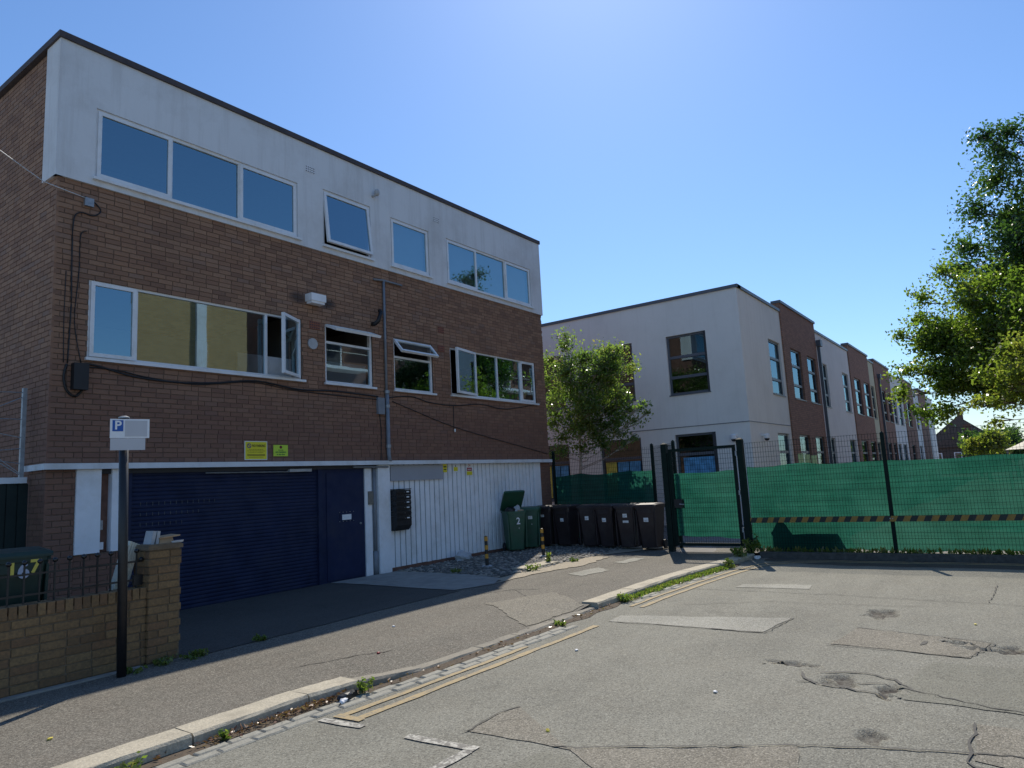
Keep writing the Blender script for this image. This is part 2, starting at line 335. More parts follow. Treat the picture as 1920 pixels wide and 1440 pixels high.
# ------------------------------------------------------------------ mesh helpers
class MB:
    def __init__(s): s.v = []; s.f = []; s.r = None
    def quad(s, a, b, c, d):
        n = len(s.v); s.v += [tuple(a), tuple(b), tuple(c), tuple(d)]; s.f.append((n, n+1, n+2, n+3)); return s
    def poly(s, pts):
        n = len(s.v); s.v += [tuple(p) for p in pts]; s.f.append(tuple(range(n, n+len(pts)))); return s
    def hexa(s, p):   # p: bottom 4 ccw, top 4 ccw
        n = len(s.v); s.v += [tuple(q) for q in p]
        s.f += [(n+3, n+2, n+1, n), (n+4, n+5, n+6, n+7)] + [(n+i, n+(i+1) % 4, n+4+(i+1) % 4, n+4+i) for i in range(4)]; return s
    def box(s, x0, x1, y0, y1, z0, z1):
        return s.hexa([(x0, y0, z0), (x1, y0, z0), (x1, y1, z0), (x0, y1, z0), (x0, y0, z1), (x1, y0, z1), (x1, y1, z1), (x0, y1, z1)])
    def prism(s, pts, d):     # extrude polygon by vector d
        n = len(s.v); k = len(pts); s.v += [tuple(p) for p in pts] + [tuple(Vector(p)+Vector(d)) for p in pts]
        s.f += [tuple(range(n+k-1, n-1, -1)), tuple(range(n+k, n+2*k))] + [(n+i, n+(i+1) % k, n+k+(i+1) % k, n+k+i) for i in range(k)]; return s
    def tube(s, pts, r, seg=8, cap=True):
        pts = [Vector(p) for p in pts]; m = len(pts)
        rr = r if isinstance(r, (list, tuple)) else [r]*m
        base = len(s.v); ref = None
        for i, p in enumerate(pts):
            d = (pts[min(i+1, m-1)]-pts[max(i-1, 0)]).normalized()
            if ref is None:
                ref = Vector((0, 0, 1)) if abs(d.z) < 0.9 else Vector((1, 0, 0))
            a = d.cross(ref).normalized(); b = d.cross(a); ref = -d.cross(a) if False else ref
            if a.length < 0.5: a = d.orthogonal().normalized(); b = d.cross(a)
            for k in range(seg):
                an = 2*math.pi*k/seg; s.v.append(tuple(p + a*(rr[i]*math.cos(an)) + b*(rr[i]*math.sin(an))))
        for i in range(m-1):
            for k in range(seg):
                k2 = (k+1) % seg; s.f.append((base+i*seg+k, base+i*seg+k2, base+(i+1)*seg+k2, base+(i+1)*seg+k))
        if cap:
            s.f.append(tuple(base+k for k in range(seg-1, -1, -1))); s.f.append(tuple(base+(m-1)*seg+k for k in range(seg)))
        return s
    def cyl(s, c, r, h, seg=16, axis='z', r2=None):
        c = Vector(c); d = {'x': Vector((h, 0, 0)), 'y': Vector((0, h, 0)), 'z': Vector((0, 0, h))}[axis]
        return s.tube([c, c+d], [r, r if r2 is None else r2], seg)
    def lathe(s, c, prof, seg=12):
        base = len(s.v); c = Vector(c)
        for (r, z) in prof:
            for k in range(seg):
                a = 2*math.pi*k/seg; s.v.append((c.x+r*math.cos(a), c.y+r*math.sin(a), c.z+z))
        for i in range(len(prof)-1):
            for k in range(seg):
                k2 = (k+1) % seg; s.f.append((base+i*seg+k, base+i*seg+k2, base+(i+1)*seg+k2, base+(i+1)*seg+k))
        s.f.append(tuple(base+k for k in range(seg-1, -1, -1))); s.f.append(tuple(base+(len(prof)-1)*seg+k for k in range(seg)))
        return s
    def xf(s, m):
        s.v = [tuple(m @ Vector(p)) for p in s.v]; return s
    def mesh(s, name, mat, off=(0, 0, 0), smooth=False, rnd=None):
        me = bpy.data.meshes.new(name)
        v = np.array(s.v, dtype=np.float64) - np.array(off)
        me.from_pydata(v.tolist(), [], s.f); me.materials.append(MATS[mat])
        if smooth: me.polygons.foreach_set('use_smooth', [True]*len(me.polygons))
        if rnd is not None:
            a = me.attributes.new('rnd', 'FLOAT', 'FACE')
            a.data.foreach_set('value', np.asarray(rnd if hasattr(rnd, '__len__') else [rnd]*len(s.f), dtype=np.float32))
        me.update(); return me
    def build(s, name, mat, parent=None, smooth=False, rnd=None, kind=None):
        return link(name, s.mesh(name, mat, origin_of(parent), smooth, rnd), parent, kind)
def origin_of(p):
    o = Vector((0, 0, 0))
    while p is not None: o += p.location; p = p.parent
    return tuple(o)
def link(name, me, parent=None, kind=None):
    o = bpy.data.objects.new(name, me); COL.objects.link(o)
    if parent is not None: o.parent = parent
    if kind: o['kind'] = kind
    return o
def tag(o, label=None, cat=None, group=None, kind=None):
    if label: o['label'] = label
    if cat: o['category'] = cat
    if group: o['group'] = group
    if kind: o['kind'] = kind
    return o
def thing(name, label, cat, loc=(0, 0, 0), group=None, rz=0):
    o = bpy.data.objects.new(name, None); COL.objects.link(o); o.location = loc; o.rotation_euler = (0, 0, rz)
    o.empty_display_size = 0.1
    return tag(o, label, cat, group)
def copy_tree(o, parent=None):
    c = o.copy(); COL.objects.link(c); c.parent = parent
    for ch in list(o.children): copy_tree(ch, c)
    return c
def npmesh(name, mat, verts, faces, parent=None, rnd=None, kind=None, smooth=False, off=None):
    """fast mesh from numpy arrays; faces (n,4) or (n,3)"""
    off = np.array(origin_of(parent) if off is None else off)
    verts = np.asarray(verts, dtype=np.float32) - off.astype(np.float32); faces = np.asarray(faces, dtype=np.int32)
    me = bpy.data.meshes.new(name); k = faces.shape[1]
    me.vertices.add(len(verts)); me.vertices.foreach_set('co', verts.ravel())
    me.loops.add(faces.size); me.loops.foreach_set('vertex_index', faces.ravel())
    me.polygons.add(len(faces)); me.polygons.foreach_set('loop_start', np.arange(0, faces.size, k, dtype=np.int32))
    me.materials.append(MATS[mat])
    if rnd is not None:
        a = me.attributes.new('rnd', 'FLOAT', 'FACE'); a.data.foreach_set('value', np.asarray(rnd, dtype=np.float32))
    if smooth: me.polygons.foreach_set('use_smooth', np.ones(len(faces), dtype=bool))
    me.update(calc_edges=True); me.validate()
    return link(name, me, parent, kind)
def text(name, body, size, loc, parent, mat, facing='-y', width=None, bold=0.0, shear=0):
    """flat printed lettering standing on a vertical face"""
    c = bpy.data.curves.new(name, 'FONT'); c.body = body; c.size = size; c.align_x = 'CENTER'; c.align_y = 'CENTER'
    c.extrude = 0.0008; c.offset = bold; c.resolution_u = 3; c.shear = shear
    t = bpy.data.objects.new('tmp', c); COL.objects.link(t)
    dg = bpy.context.evaluated_depsgraph_get(); me = bpy.data.meshes.new_from_object(t.evaluated_get(dg))
    bpy.data.objects.remove(t)
    me.materials.clear(); me.materials.append(MATS[mat])
    xs = [v.co.x for v in me.vertices] or [0, 1]
    k = 1.0 if width is None else width/max(1e-6, (max(xs)-min(xs)))
    o = Vector(origin_of(parent))
    for v in me.vertices:
        x, y, z = v.co.x*k, v.co.y, v.co.z
        q = {'-y': Vector((x, -z, y)), '-x': Vector((-z, -x, y))}[facing]
        v.co = q + Vector(loc) - o
    return link(name, me, parent)

# world grid helper: dense in view, coarse elsewhere
def axis(a, b, dense0, dense1, step, coarse=1.0):
    xs = list(np.arange(a, dense0, coarse)) + list(np.arange(dense0, dense1, step)) + list(np.arange(dense1, b, coarse)) + [b]
    return np.unique(np.round(np.array(xs), 4))
def sheet(name, mat, xs, ys, zf, parent=None, hole=None, mask=None):
    gx, gy = np.meshgrid(xs, ys, indexing='ij'); gz = zf(gx, gy)
    nx, ny = gx.shape; idx = np.arange(nx*ny).reshape(nx, ny)
    f = np.stack([idx[:-1, :-1], idx[1:, :-1], idx[1:, 1:], idx[:-1, 1:]], -1).reshape(-1, 4)
    if mask is not None:
        cx = (gx[:-1, :-1]+gx[1:, 1:])/2; cy = (gy[:-1, :-1]+gy[1:, 1:])/2; f = f[mask(cx, cy).ravel()]
    o = npmesh(name, mat, np.stack([gx, gy, gz], -1).reshape(-1, 3), f, parent, smooth=True)
    if hole is not None:
        a = o.data.attributes.new('hole', 'FLOAT', 'POINT'); a.data.foreach_set('value', hole(gx, gy).ravel().astype(np.float32))
    return o
def wob(x, y, k=1.0):
    return 0.5*np.sin(1.7*x*k+0.6*np.sin(1.1*y*k))+0.5*np.sin(2.3*y*k+0.9*np.sin(0.8*x*k))

# ------------------------------------------------------------------ ground, road, pavement
ROADZ = -0.08
g = MB().quad((-250, -250, -0.30), (450, -250, -0.30), (450, 350, -0.30), (-250, 350, -0.30)).build('ground', 'concrete'); tag(g, kind='structure')

POT = [(6.72, 1.92, 0.07, 0.20), (6.32, 1.42, 0.16, 0.14), (8.00, 0.78, 0.05, 0.20), (7.84, 0.52, 0.05, 0.16), (9.25, 1.55, 0.30, 0.16), (5.1, 1.0, 0.12, 0.08), (7.9, 0.30, 0.14, 0.10), (6.2, 1.05, 0.20, 0.07)]
def holef(x, y):
    h = np.zeros_like(x)
    n = 0.36*np.sin(23*x+5*y)+0.32*np.sin(31*y-9*x)+0.34*np.sin(57*x+41*y)+0.2*np.sin(83*y-61*x)
    for (a, b, rx, ry) in POT:
        d = ((x-a)/rx)**2 + ((y-b)/ry)**2 + n*0.9
        h = np.maximum(h, np.clip((1-d)*5.0, 0, 1))
    return h
def roadz(x, y): return ROADZ + 0.008*wob(x, y, 0.9) + 0.003*wob(x+3, y-2, 3.3) - 0.034*holef(x, y)
xs = axis(-60, 14.32, 1.6, 14.3, 0.032, 3.0); ys = axis(-3.9, 5.25, -0.6, 5.25, 0.032, 0.5)
road = sheet('road', 'asphalt_road', xs, ys, roadz, hole=holef); tag(road, kind='structure')

def ykerb(x):
    return float(np.interp(x, [-10, 3.9, 4.6, 5.2, 10.5, 12.0, 12.8, 13.5, 14.3], [5.0, 4.98, 4.90, 4.80, 4.80, 4.70, 4.60, 4.54, 4.50]))
def drop(x): return np.interp(x, [3.9, 4.7, 8.0, 8.5], [0, 1, 1, 0])
def pavez(x, y):
    t = np.clip((6.0-y)/1.05, 0, 1); t = t*t*(3-2*t)
    return -0.052*drop(x)*t + 0.006*wob(x, y, 1.2)*np.clip((y-5.2)*2, 0, 1) - 0.002
def pave_mask(x, y): return (y > np.interp(x, [-10, 3.9, 4.6, 5.2, 10.5, 12.0, 12.8, 13.5, 14.3], [5.12, 5.10, 5.02, 4.92, 4.92, 4.82, 4.72, 4.66, 4.62]))
xs = axis(-60, 16.3, 1.4, 15.0, 0.06, 3.0); ys = axis(4.5, 10.56, 4.5, 8.6, 0.06, 0.4)
pav = sheet('pavement', 'asphalt_path', xs, ys, pavez, mask=pave_mask); tag(pav, kind='structure')
# sheets laid on the pavement
def flat(name, mat, pts, z, parent, zf=None):
    return MB().poly([(x, y, (zf(x, y) if zf else 0)+z) for x, y in pts]).build(name, mat, parent)
def ragged(pts, step=0.18, amp=0.012):
    out = []
    for (a, b), (c, d) in zip(pts, pts[1:]+pts[:1]):
        n = max(1, int(math.hypot(c-a, d-b)/step))
        for i in range(n):
            t = i/n; out.append((a+(c-a)*t+rng.uniform(-amp, amp), b+(d-b)*t+rng.uniform(-amp, amp)))
    return out
def pz(x, y): return float(pavez(np.array(float(x)), np.array(float(y))))
def drape(name, mat, poly, dz, parent, zfun, step=0.12):
    """patch sheet that follows the surface below, a few mm above it"""
    px = [p[0] for p in poly]; py = [p[1] for p in poly]
    import bmesh
    bm = bmesh.new(); vs = [bm.verts.new((x, y, 0)) for x, y in poly]; bm.faces.new(vs)
    bmesh.ops.triangulate(bm, faces=bm.faces[:])
    for a0, a1, nrm in ((min(px), max(px), (1, 0, 0)), (min(py), max(py), (0, 1, 0))):
        k = a0+step
        while k < a1:
            bmesh.ops.bisect_plane(bm, geom=bm.verts[:]+bm.edges[:]+bm.faces[:], plane_co=tuple(k*c for c in nrm), plane_no=nrm); k += step
    o = origin_of(parent)
    for v in bm.verts:
        v.co.z = float(zfun(np.array(v.co.x), np.array(v.co.y)))+dz
    bmesh.ops.recalc_face_normals(bm, faces=bm.faces[:])
    me = bpy.data.meshes.new(name); bm.to_mesh(me); bm.free(); me.materials.append(MATS[mat])
    if me.polygons and me.polygons[0].normal.z < 0: me.flip_normals()
    return link(name, me, parent)
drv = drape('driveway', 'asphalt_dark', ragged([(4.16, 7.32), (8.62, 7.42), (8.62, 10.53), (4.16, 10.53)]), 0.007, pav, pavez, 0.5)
ap = drape('concrete_apron', 'concrete', ragged([(8.66, 7.55), (9.35, 7.28), (9.95, 7.62), (10.25, 8.5), (10.16, 10.40), (8.66, 10.53)]), 0.011, pav, pavez, 0.5)
drape('grit_strip', 'sandy_grit', ragged([(9.45, 7.30), (10.6, 7.30), (12.0, 7.05), (13.2, 7.2), (13.2, 7.75), (11.6, 7.75), (10.0, 7.66)], 0.12, 0.05), 0.010, pav, pavez, 0.4)
for pts, m_ in (([(10.6, 6.35), (11.4, 6.25), (11.7, 6.65), (10.8, 6.75)], 'asphalt_pale'), ([(12.3, 6.4), (13.1, 6.35), (13.15, 6.6), (12.4, 6.7)], 'asphalt_pale'), ([(7.0, 5.0), (8.3, 5.0), (9.0, 5.9), (7.9, 6.3)], 'asphalt_pink')):
    drape('path_patch', m_, ragged(pts, 0.1, 0.03), 0.006, pav, pavez, 0.2)
def tar(pts, wd, parent, zfun, dz=0.006, name='tar_joint', mat='tar_line'):
    P = []
    for (a, b), (c, d) in zip(pts, pts[1:]):
        n = max(1, int(math.hypot(c-a, d-b)/0.07))
        for i in range(n): t = i/n; P.append((a+(c-a)*t+rng.gauss(0, 0.010), b+(d-b)*t+rng.gauss(0, 0.010)))
    P.append(pts[-1]); mb = MB(); prev = None
    for i, p in enumerate(P):
        q = P[min(i+1, len(P)-1)]; o_ = P[max(i-1, 0)]; dx, dy = q[0]-o_[0], q[1]-o_[1]; L = math.hypot(dx, dy) or 1
        ww = wd*(0.3+1.0*abs(math.sin(i*0.7)+0.4*math.sin(i*2.3)))/2+0.0015
        z = float(zfun(np.array(p[0]), np.array(p[1])))+dz
        cur = ((p[0]-dy/L*ww, p[1]+dx/L*ww, z), (p[0]+dy/L*ww, p[1]-dx/L*ww, z))
        if prev: mb.quad(prev[1], cur[1], cur[0], prev[0])
        prev = cur
    return mb.build(name, mat, parent)
tar([(8.66, 7.7), (9.0, 6.6), (8.4, 5.9), (7.3, 5.35)], 0.007, pav, pavez)
tar([(8.55, 6.9), (9.0, 6.65), (9.25, 6.2)], 0.016, pav, pavez)
tar([(4.4, 5.9), (5.0, 5.72), (5.4, 5.55)], 0.012, pav, pavez)
# road repairs and joints
for pts, m_ in (([(7.75, 4.30), (7.80, 3.43), (7.84, 2.49), (8.66, 2.40), (8.35, 3.4), (8.10, 4.34)], 'asphalt_pale'),
                ([(3.96, 2.72), (3.85, 2.33), (3.2, 2.1), (2.6, 2.5), (3.5, 2.85)], 'asphalt_blue'),
                ([(4.60, 3.42), (3.98, 3.42), (4.05, 2.66), (4.9, 1.30), (5.35, 0.2), (6.0, -1.5), (5.0, -1.5), (4.3, 0.6), (3.95, 2.0), (3.9, 2.3), (3.98, 2.72), (4.12, 2.95)][:3]+[(4.35, 2.05), (4.75, 1.36), (4.2, 1.2), (3.85, 2.3)], 'asphalt_pink'),
                ([(4.95, 0.44), (5.66, 0.46), (5.72, -1.4), (4.7, -1.4)], 'asphalt_pink'),
                ([(6.0, 1.05), (7.2, 0.85), (7.3, -1.2), (6.0, -1.2)], 'asphalt_blue'),
                ([(7.55, 1.75), (8.35, 1.65), (8.1, 0.45), (7.45, 0.60)], 'asphalt_pink'),
                ([(10.6, 3.7), (10.95, 3.7), (11.15, 2.75), (10.75, 2.70)], 'asphalt_pale')):
    drape('road_patch', m_, ragged(pts, 0.12, 0.012), 0.005, road, lambda x, y: roadz(x, y)+0.028*holef(x, y)*0, 0.15)
for pts, wd in (([(3.95, 3.43), (4.55, 3.42), (4.6, 3.38)], 0.02), ([(4.02, 2.72), (4.45, 1.95), (4.76, 1.35), (5.1, 0.4), (5.3, -0.5)], 0.022), ([(4.05, 3.45), (4.3, 2.4), (4.9, 1.5), (5.4, 0.75)], 0.0),
                ([(6.15, 1.75), (6.35, 1.1), (6.05, 0.4), (6.0, -0.8)], 0.018), ([(7.5, 1.8), (7.45, 0.6), (8.1, 0.42), (8.36, 1.66)], 0.015),
                ([(7.84, 2.5), (7.80, 3.05)], 0.035), ([(7.74, 4.2), (7.82, 2.46), (8.66, 2.38)], 0.014), ([(10.3, 4.2), (10.4, 2.0), (10.2, 0.3), (10.15, -1.0)], 0.012), ([(9.0, 3.9), (9.6, 2.9), (9.8, 1.2)], 0.010),
                ([(5.66, 0.46), (4.92, 0.47), (4.5, -0.1)], 0.022), ([(11.7, 0.5), (10.3, 0.55)], 0.012)):
    if wd: tar(pts, wd*0.6, road, roadz, 0.009)

drape('fence_shade_strip', 'asphalt_dark', ragged([(13.35, -3.8), (14.17, -3.8), (14.17, 4.2), (13.75, 4.25), (13.4, 3.2)], 0.2, 0.03), 0.005, road, roadz, 0.5)  # added dark strip: the netted fence's shadow painted onto the road
for pts, wd in (([(7.78, 1.02), (7.95, 0.98), (8.06, 0.85), (8.05, 0.70), (7.93, 0.58), (7.86, 0.50), (7.80, 0.34)], 0.035), ([(6.60, 2.12), (6.74, 2.02), (6.76, 1.85), (6.66, 1.72)], 0.03), ([(6.45, 1.75), (6.25, 1.70), (6.12, 1.5), (6.10, 1.2), (6.02, 0.95)], 0.022), ([(6.5, 1.6), (6.62, 1.3), (6.50, 1.05), (6.25, 0.9)], 0.018), ([(8.0, 0.28), (7.92, 0.18), (7.78, 0.22)], 0.03)):
    tar(pts, wd, road, roadz, 0.009, 'broken_edge', 'tar_line')
# kerb stones
kerb = thing('kerb', None, None, (0, 5, 0)); kerb['kind'] = 'structure'
x = -8.0
def stone(mb, x0, x1, wd, zt, zb, jit=0.006):
    a, b = ykerb(x0), ykerb(x1); j = lambda: rng.uniform(-jit, jit)
    t0, t1 = zt
    n = 6; top = []
    for i in range(n+1):
        t = i/n; xx = x0+(x1-x0)*t; yy = a+(b-a)*t; z = t0+(t1-t0)*t
        top.append(((xx, yy+j(), zb), (xx, yy+0.012+j(), z-0.022), (xx, yy+0.032+j(), z+j()*0.5), (xx, yy+wd+j(), z+j()*0.5), (xx, yy+wd, zb)))
    base = len(mb.v)
    for s_ in top: mb.v += [tuple(p) for p in s_]
    for i in range(n):
        for k in range(4):
            q = base+i*5+k; mb.f.append((q, q+5, q+6, q+1))
    mb.f.append(tuple(base+k for k in range(5))); mb.f.append(tuple(base+n*5+k for k in range(4, -1, -1)))
    return mb
edges = [-8, -6.9, -5.8, -4.7, -3.6, -2.4, -1.2, 0.0, 1.0, 1.95, 2.86, 3.86, 4.36, 5.05, 5.95, 6.6, 7.3, 7.9, 8.38, 9.55, 10.6, 11.6, 12.6, 13.4, 14.2]
for x0, x1 in zip(edges, edges[1:]):
    low = 4.3 < (x0+x1)/2 < 8.3
    zt = (-0.052, -0.052) if low else (0.006, 0.006)
    if abs(x0-4.36) < 0.01: zt = (0.0, -0.045)
    stone(MB(), x0+0.006, x1-0.006, 0.15 if low else 0.26, zt, -0.2).build('kerb_stone', 'kerb_dark' if low else 'granite', kerb)
# gutter setts: two courses of small stones
gut = thing('gutter', None, None, (0, 4.7, 0)); gut['kind'] = 'structure'
def sett_mesh(sx, sy, seed):
    r = random.Random(seed); mb = MB(); c = 0.012
    j = lambda: r.uniform(-0.006, 0.006)
    b = [(-sx/2+j(), -sy/2+j(), -0.1), (sx/2+j(), -sy/2+j(), -0.1), (sx/2+j(), sy/2+j(), -0.1), (-sx/2+j(), sy/2+j(), -0.1)]
    m_ = [(p[0], p[1], 0.0) for p in b]; t_ = [(p[0]*(1-2*c/sx), p[1]*(1-2*c/sy), 0.010+j()*0.4) for p in b]
    mb.v = b+m_+t_
    for i in range(4):
        k = (i+1) % 4; mb.f += [(i, k, 4+k, 4+i), (4+i, 4+k, 8+k, 8+i)]
    mb.f.append((8, 9, 10, 11)); return mb.mesh('sett', 'sett')
setts = [sett_mesh(0.25, 0.085, i) for i in range(5)]
for row in range(2):
    x = 1.2+row*0.13
    while x < 12.4:
        if not (7.15 < x < 8.9) and not (x > 9.0 and rng.random() < 0.55):
            xx = x+0.125; y = ykerb(xx)-0.165-row*0.098
            o = link('sett', setts[rng.randrange(5)], gut); o.location = (xx, y-4.7, float(roadz(np.array(xx), np.array(y)))+0.002); o.rotation_euler = (0, 0, rng.uniform(-0.03, 0.03))
        x += 0.262
# grit between kerb and setts
mb = MB()
for i in range(150):
    xa = 1.2+i*0.08; xb = xa+0.08
    za = float(roadz(np.array(xa), np.array(ykerb(xa)-0.05))); zb = float(roadz(np.array(xb), np.array(ykerb(xb)-0.05)))
    wa = 0.12+0.03*math.sin(i*0.7); wb = 0.12+0.03*math.sin((i+1)*0.7)
    mb.quad((xa, ykerb(xa)-wa, za+0.005), (xb, ykerb(xb)-wb, zb+0.005), (xb, ykerb(xb)+0.015, zb+0.010), (xa, ykerb(xa)+0.015, za+0.010))
mb.build('gutter_grit', 'soil', gut)

# painted lines
def line(name, mat, pts, wd, z=0.007, gaps=None):
    mb = MB(); P = []
    for (a, b), (c, d) in zip(pts, pts[1:]):
        n = max(1, int(math.hypot(c-a, d-b)/0.15))
        for i in range(n): t = i/n; P.append((a+(c-a)*t, b+(d-b)*t))
    P.append(pts[-1]); prev = None
    for i, p in enumerate(P):
        q = P[min(i+1, len(P)-1)]; o_ = P[max(i-1, 0)]; dx, dy = q[0]-o_[0], q[1]-o_[1]; L = math.hypot(dx, dy)
        ww = wd/2*(1+0.12*math.sin(i*1.9)+0.1*math.sin(i*0.6)); z0 = float(roadz(np.array(p[0]), np.array(p[1])))+z
        cur = ((p[0]-dy/L*ww, p[1]+dx/L*ww, z0), (p[0]+dy/L*ww, p[1]-dx/L*ww, z0))
        if prev and not (gaps and gaps(p)): mb.quad(prev[1], cur[1], cur[0], prev[0])
        prev = cur
    return mb.build(name, mat, road)
worn = lambda p: 7.6 < p[0] < 8.75
y1 = [(3.80, 4.36), (5.2, 4.31), (7.0, 4.31), (9.0, 4.33), (11.0, 4.28), (12.2, 4.18), (13.1, 3.98), (13.6, 3.6), (13.82, 3.0), (13.86, 0), (13.86, -3.4)]
y2 = [(3.80, 4.53), (5.2, 4.47), (7.0, 4.47), (9.0, 4.49), (11.0, 4.44), (12.3, 4.34), (13.25, 4.13), (13.75, 3.7), (13.98, 3.0), (14.02, 0), (14.02, -3.4)]
line('yellow_line', 'paint_yellow_road', y1, 0.07, gaps=worn); line('yellow_line', 'paint_yellow_road', y2, 0.06, gaps=lambda p: worn(p) or 6.3 < p[0] < 7.6)
line('yellow_line', 'paint_yellow_road', [(3.81, 4.30), (3.80, 4.58)], 0.07, 0.008)
line('bay_line', 'paint_white_road', [(3.68, 4.62), (3.71, 4.18)], 0.07)
line('bay_line', 'paint_white_road', [(3.72, 3.74), (3.76, 3.14)], 0.075)
line('bay_line', 'paint_white_road', [(3.71, 3.17), (3.1, 3.17), (2.0, 3.18), (0.0, 3.2)], 0.075)

# school yard beyond the fence
yard = MB().quad((14.42, -60, -0.004), (200, -60, -0.004), (200, 120, -0.004), (14.42, 120, -0.004)).build('school_yard', 'yard'); tag(yard, kind='structure')
far = MB().box(-60, 14.3, -12, -3.95, -0.25, 0.0).build('far_pavement', 'asphalt_path'); tag(far, kind='structure')
fk = MB().box(14.18, 14.418, -3.9, 4.42, -0.25, 0.035).build('kerb_upstand', 'kerb_shaded'); tag(fk, kind='structure')

# cobbled patch: small rounded stones bedded in grit
cob = thing('cobbled_area', None, None, (12, 9, 0)); cob['kind'] = 'structure'
MB().poly([(10.27, 8.5, 0.012), (10.0, 7.72, 0.012), (12.0, 7.72, 0.012), (13.4, 7.60, 0.012), (15.3, 6.6, 0.012), (15.6, 10.42, 0.012), (10.18, 10.42, 0.012)]).build('cobble_bed', 'sandy_grit', cob)
V = []; Fc = []; Rn = []
seg = 7
yy = 7.66
while yy < 10.40:
    xx = 10.1 + rng.uniform(0, 0.05)
    while xx < 15.2:
        cx, cy = xx+rng.gauss(0, 0.012), yy+rng.gauss(0, 0.012)
        lim = 7.66+0.0 if cx < 12.5 else 7.66-(cx-12.5)*0.25
        ok = cy > lim and cx > 10.22+max(0, 8.5-cy)*(-0.25) and not (cx > 13.6 and cy < 7.0)
        if ok and rng.random() < 0.95:
            r = rng.uniform(0.030, 0.046); hh = rng.uniform(0.014, 0.030); e = rng.uniform(0.75, 1.2); an = rng.uniform(0, 3.1)
            base = len(V)
            for (q, z) in ((1.0, 0.004), (0.86, hh*0.62), (0.45, hh)):
                for k in range(seg):
                    t = 2*math.pi*k/seg; a_, b_ = r*q*e*math.cos(t), r*q/e*math.sin(t)
                    V.append((cx+a_*math.cos(an)-b_*math.sin(an), cy+a_*math.sin(an)+b_*math.cos(an), 0.010+z))
            for lv in range(2):
                for k in range(seg):
                    k2 = (k+1) % seg; Fc.append((base+lv*seg+k, base+lv*seg+k2, base+(lv+1)*seg+k2, base+(lv+1)*seg+k))
            for k in range(0, seg-3, 2) if False else (0,):
                Fc.append((base+2*seg, base+2*seg+2, base+2*seg+4, base+2*seg+6)); Fc.append((base+2*seg, base+2*seg+1, base+2*seg+2, base+2*seg)); Fc.append((base+2*seg+2, base+2*seg+3, base+2*seg+4, base+2*seg+2)); Fc.append((base+2*seg+4, base+2*seg+5, base+2*seg+6, base+2*seg+4))
            Rn += [rng.random()]*(len(Fc)-len(Rn))
        xx += 0.088
    yy += 0.082
mb = MB(); mb.v = V; mb.f = [tuple(dict.fromkeys(q)) for q in Fc]
mb.build('cobbles', 'cobble', cob, smooth=True, rnd=Rn, kind='stuff')

# ------------------------------------------------------------------ brickwork
def PX(p):
    d = Vector(p) - Vector((0, 0, CAMZ)); c = d.dot(_f)
    return (960+FPX*d.dot(RIGHT)/c, 720-FPX*d.dot(UP)/c) if c > 0.1 else (-9e3, -9e3)
def brick_rects(u0, u1, z0, z1, openings, course=0.075, L=0.225, seed=1, joint=0.011, headers=0.05):
    r = random.Random(seed); out = []; row = 0; z = z0
    while z < z1-0.02:
        zt = min(z+course-joint, z1)
        u = u0 - (L/2 if row % 2 else 0) - r.uniform(0, 0.02)
        iv = []
        while u < u1:
            l = L/2 if r.random() < headers else L
            iv.append((max(u, u0), min(u+l-joint, u1))); u += l
        for (a, b) in iv:
            segs = [(a, b)]
            for (oa, ob, za, zb) in openings:
                if min(zt, zb)-max(z, za) > 0.03:
                    ns = []
                    for (p, q) in segs:
                        if q <= oa or p >= ob: ns.append((p, q))
                        else:
                            if p < oa: ns.append((p, oa))
                            if q > ob: ns.append((ob, q))
                    segs = ns
            for (p, q) in segs:
                if q-p > 0.03: out.append((p, q, z, zt, r.random()))
        z += course; row += 1
    return out
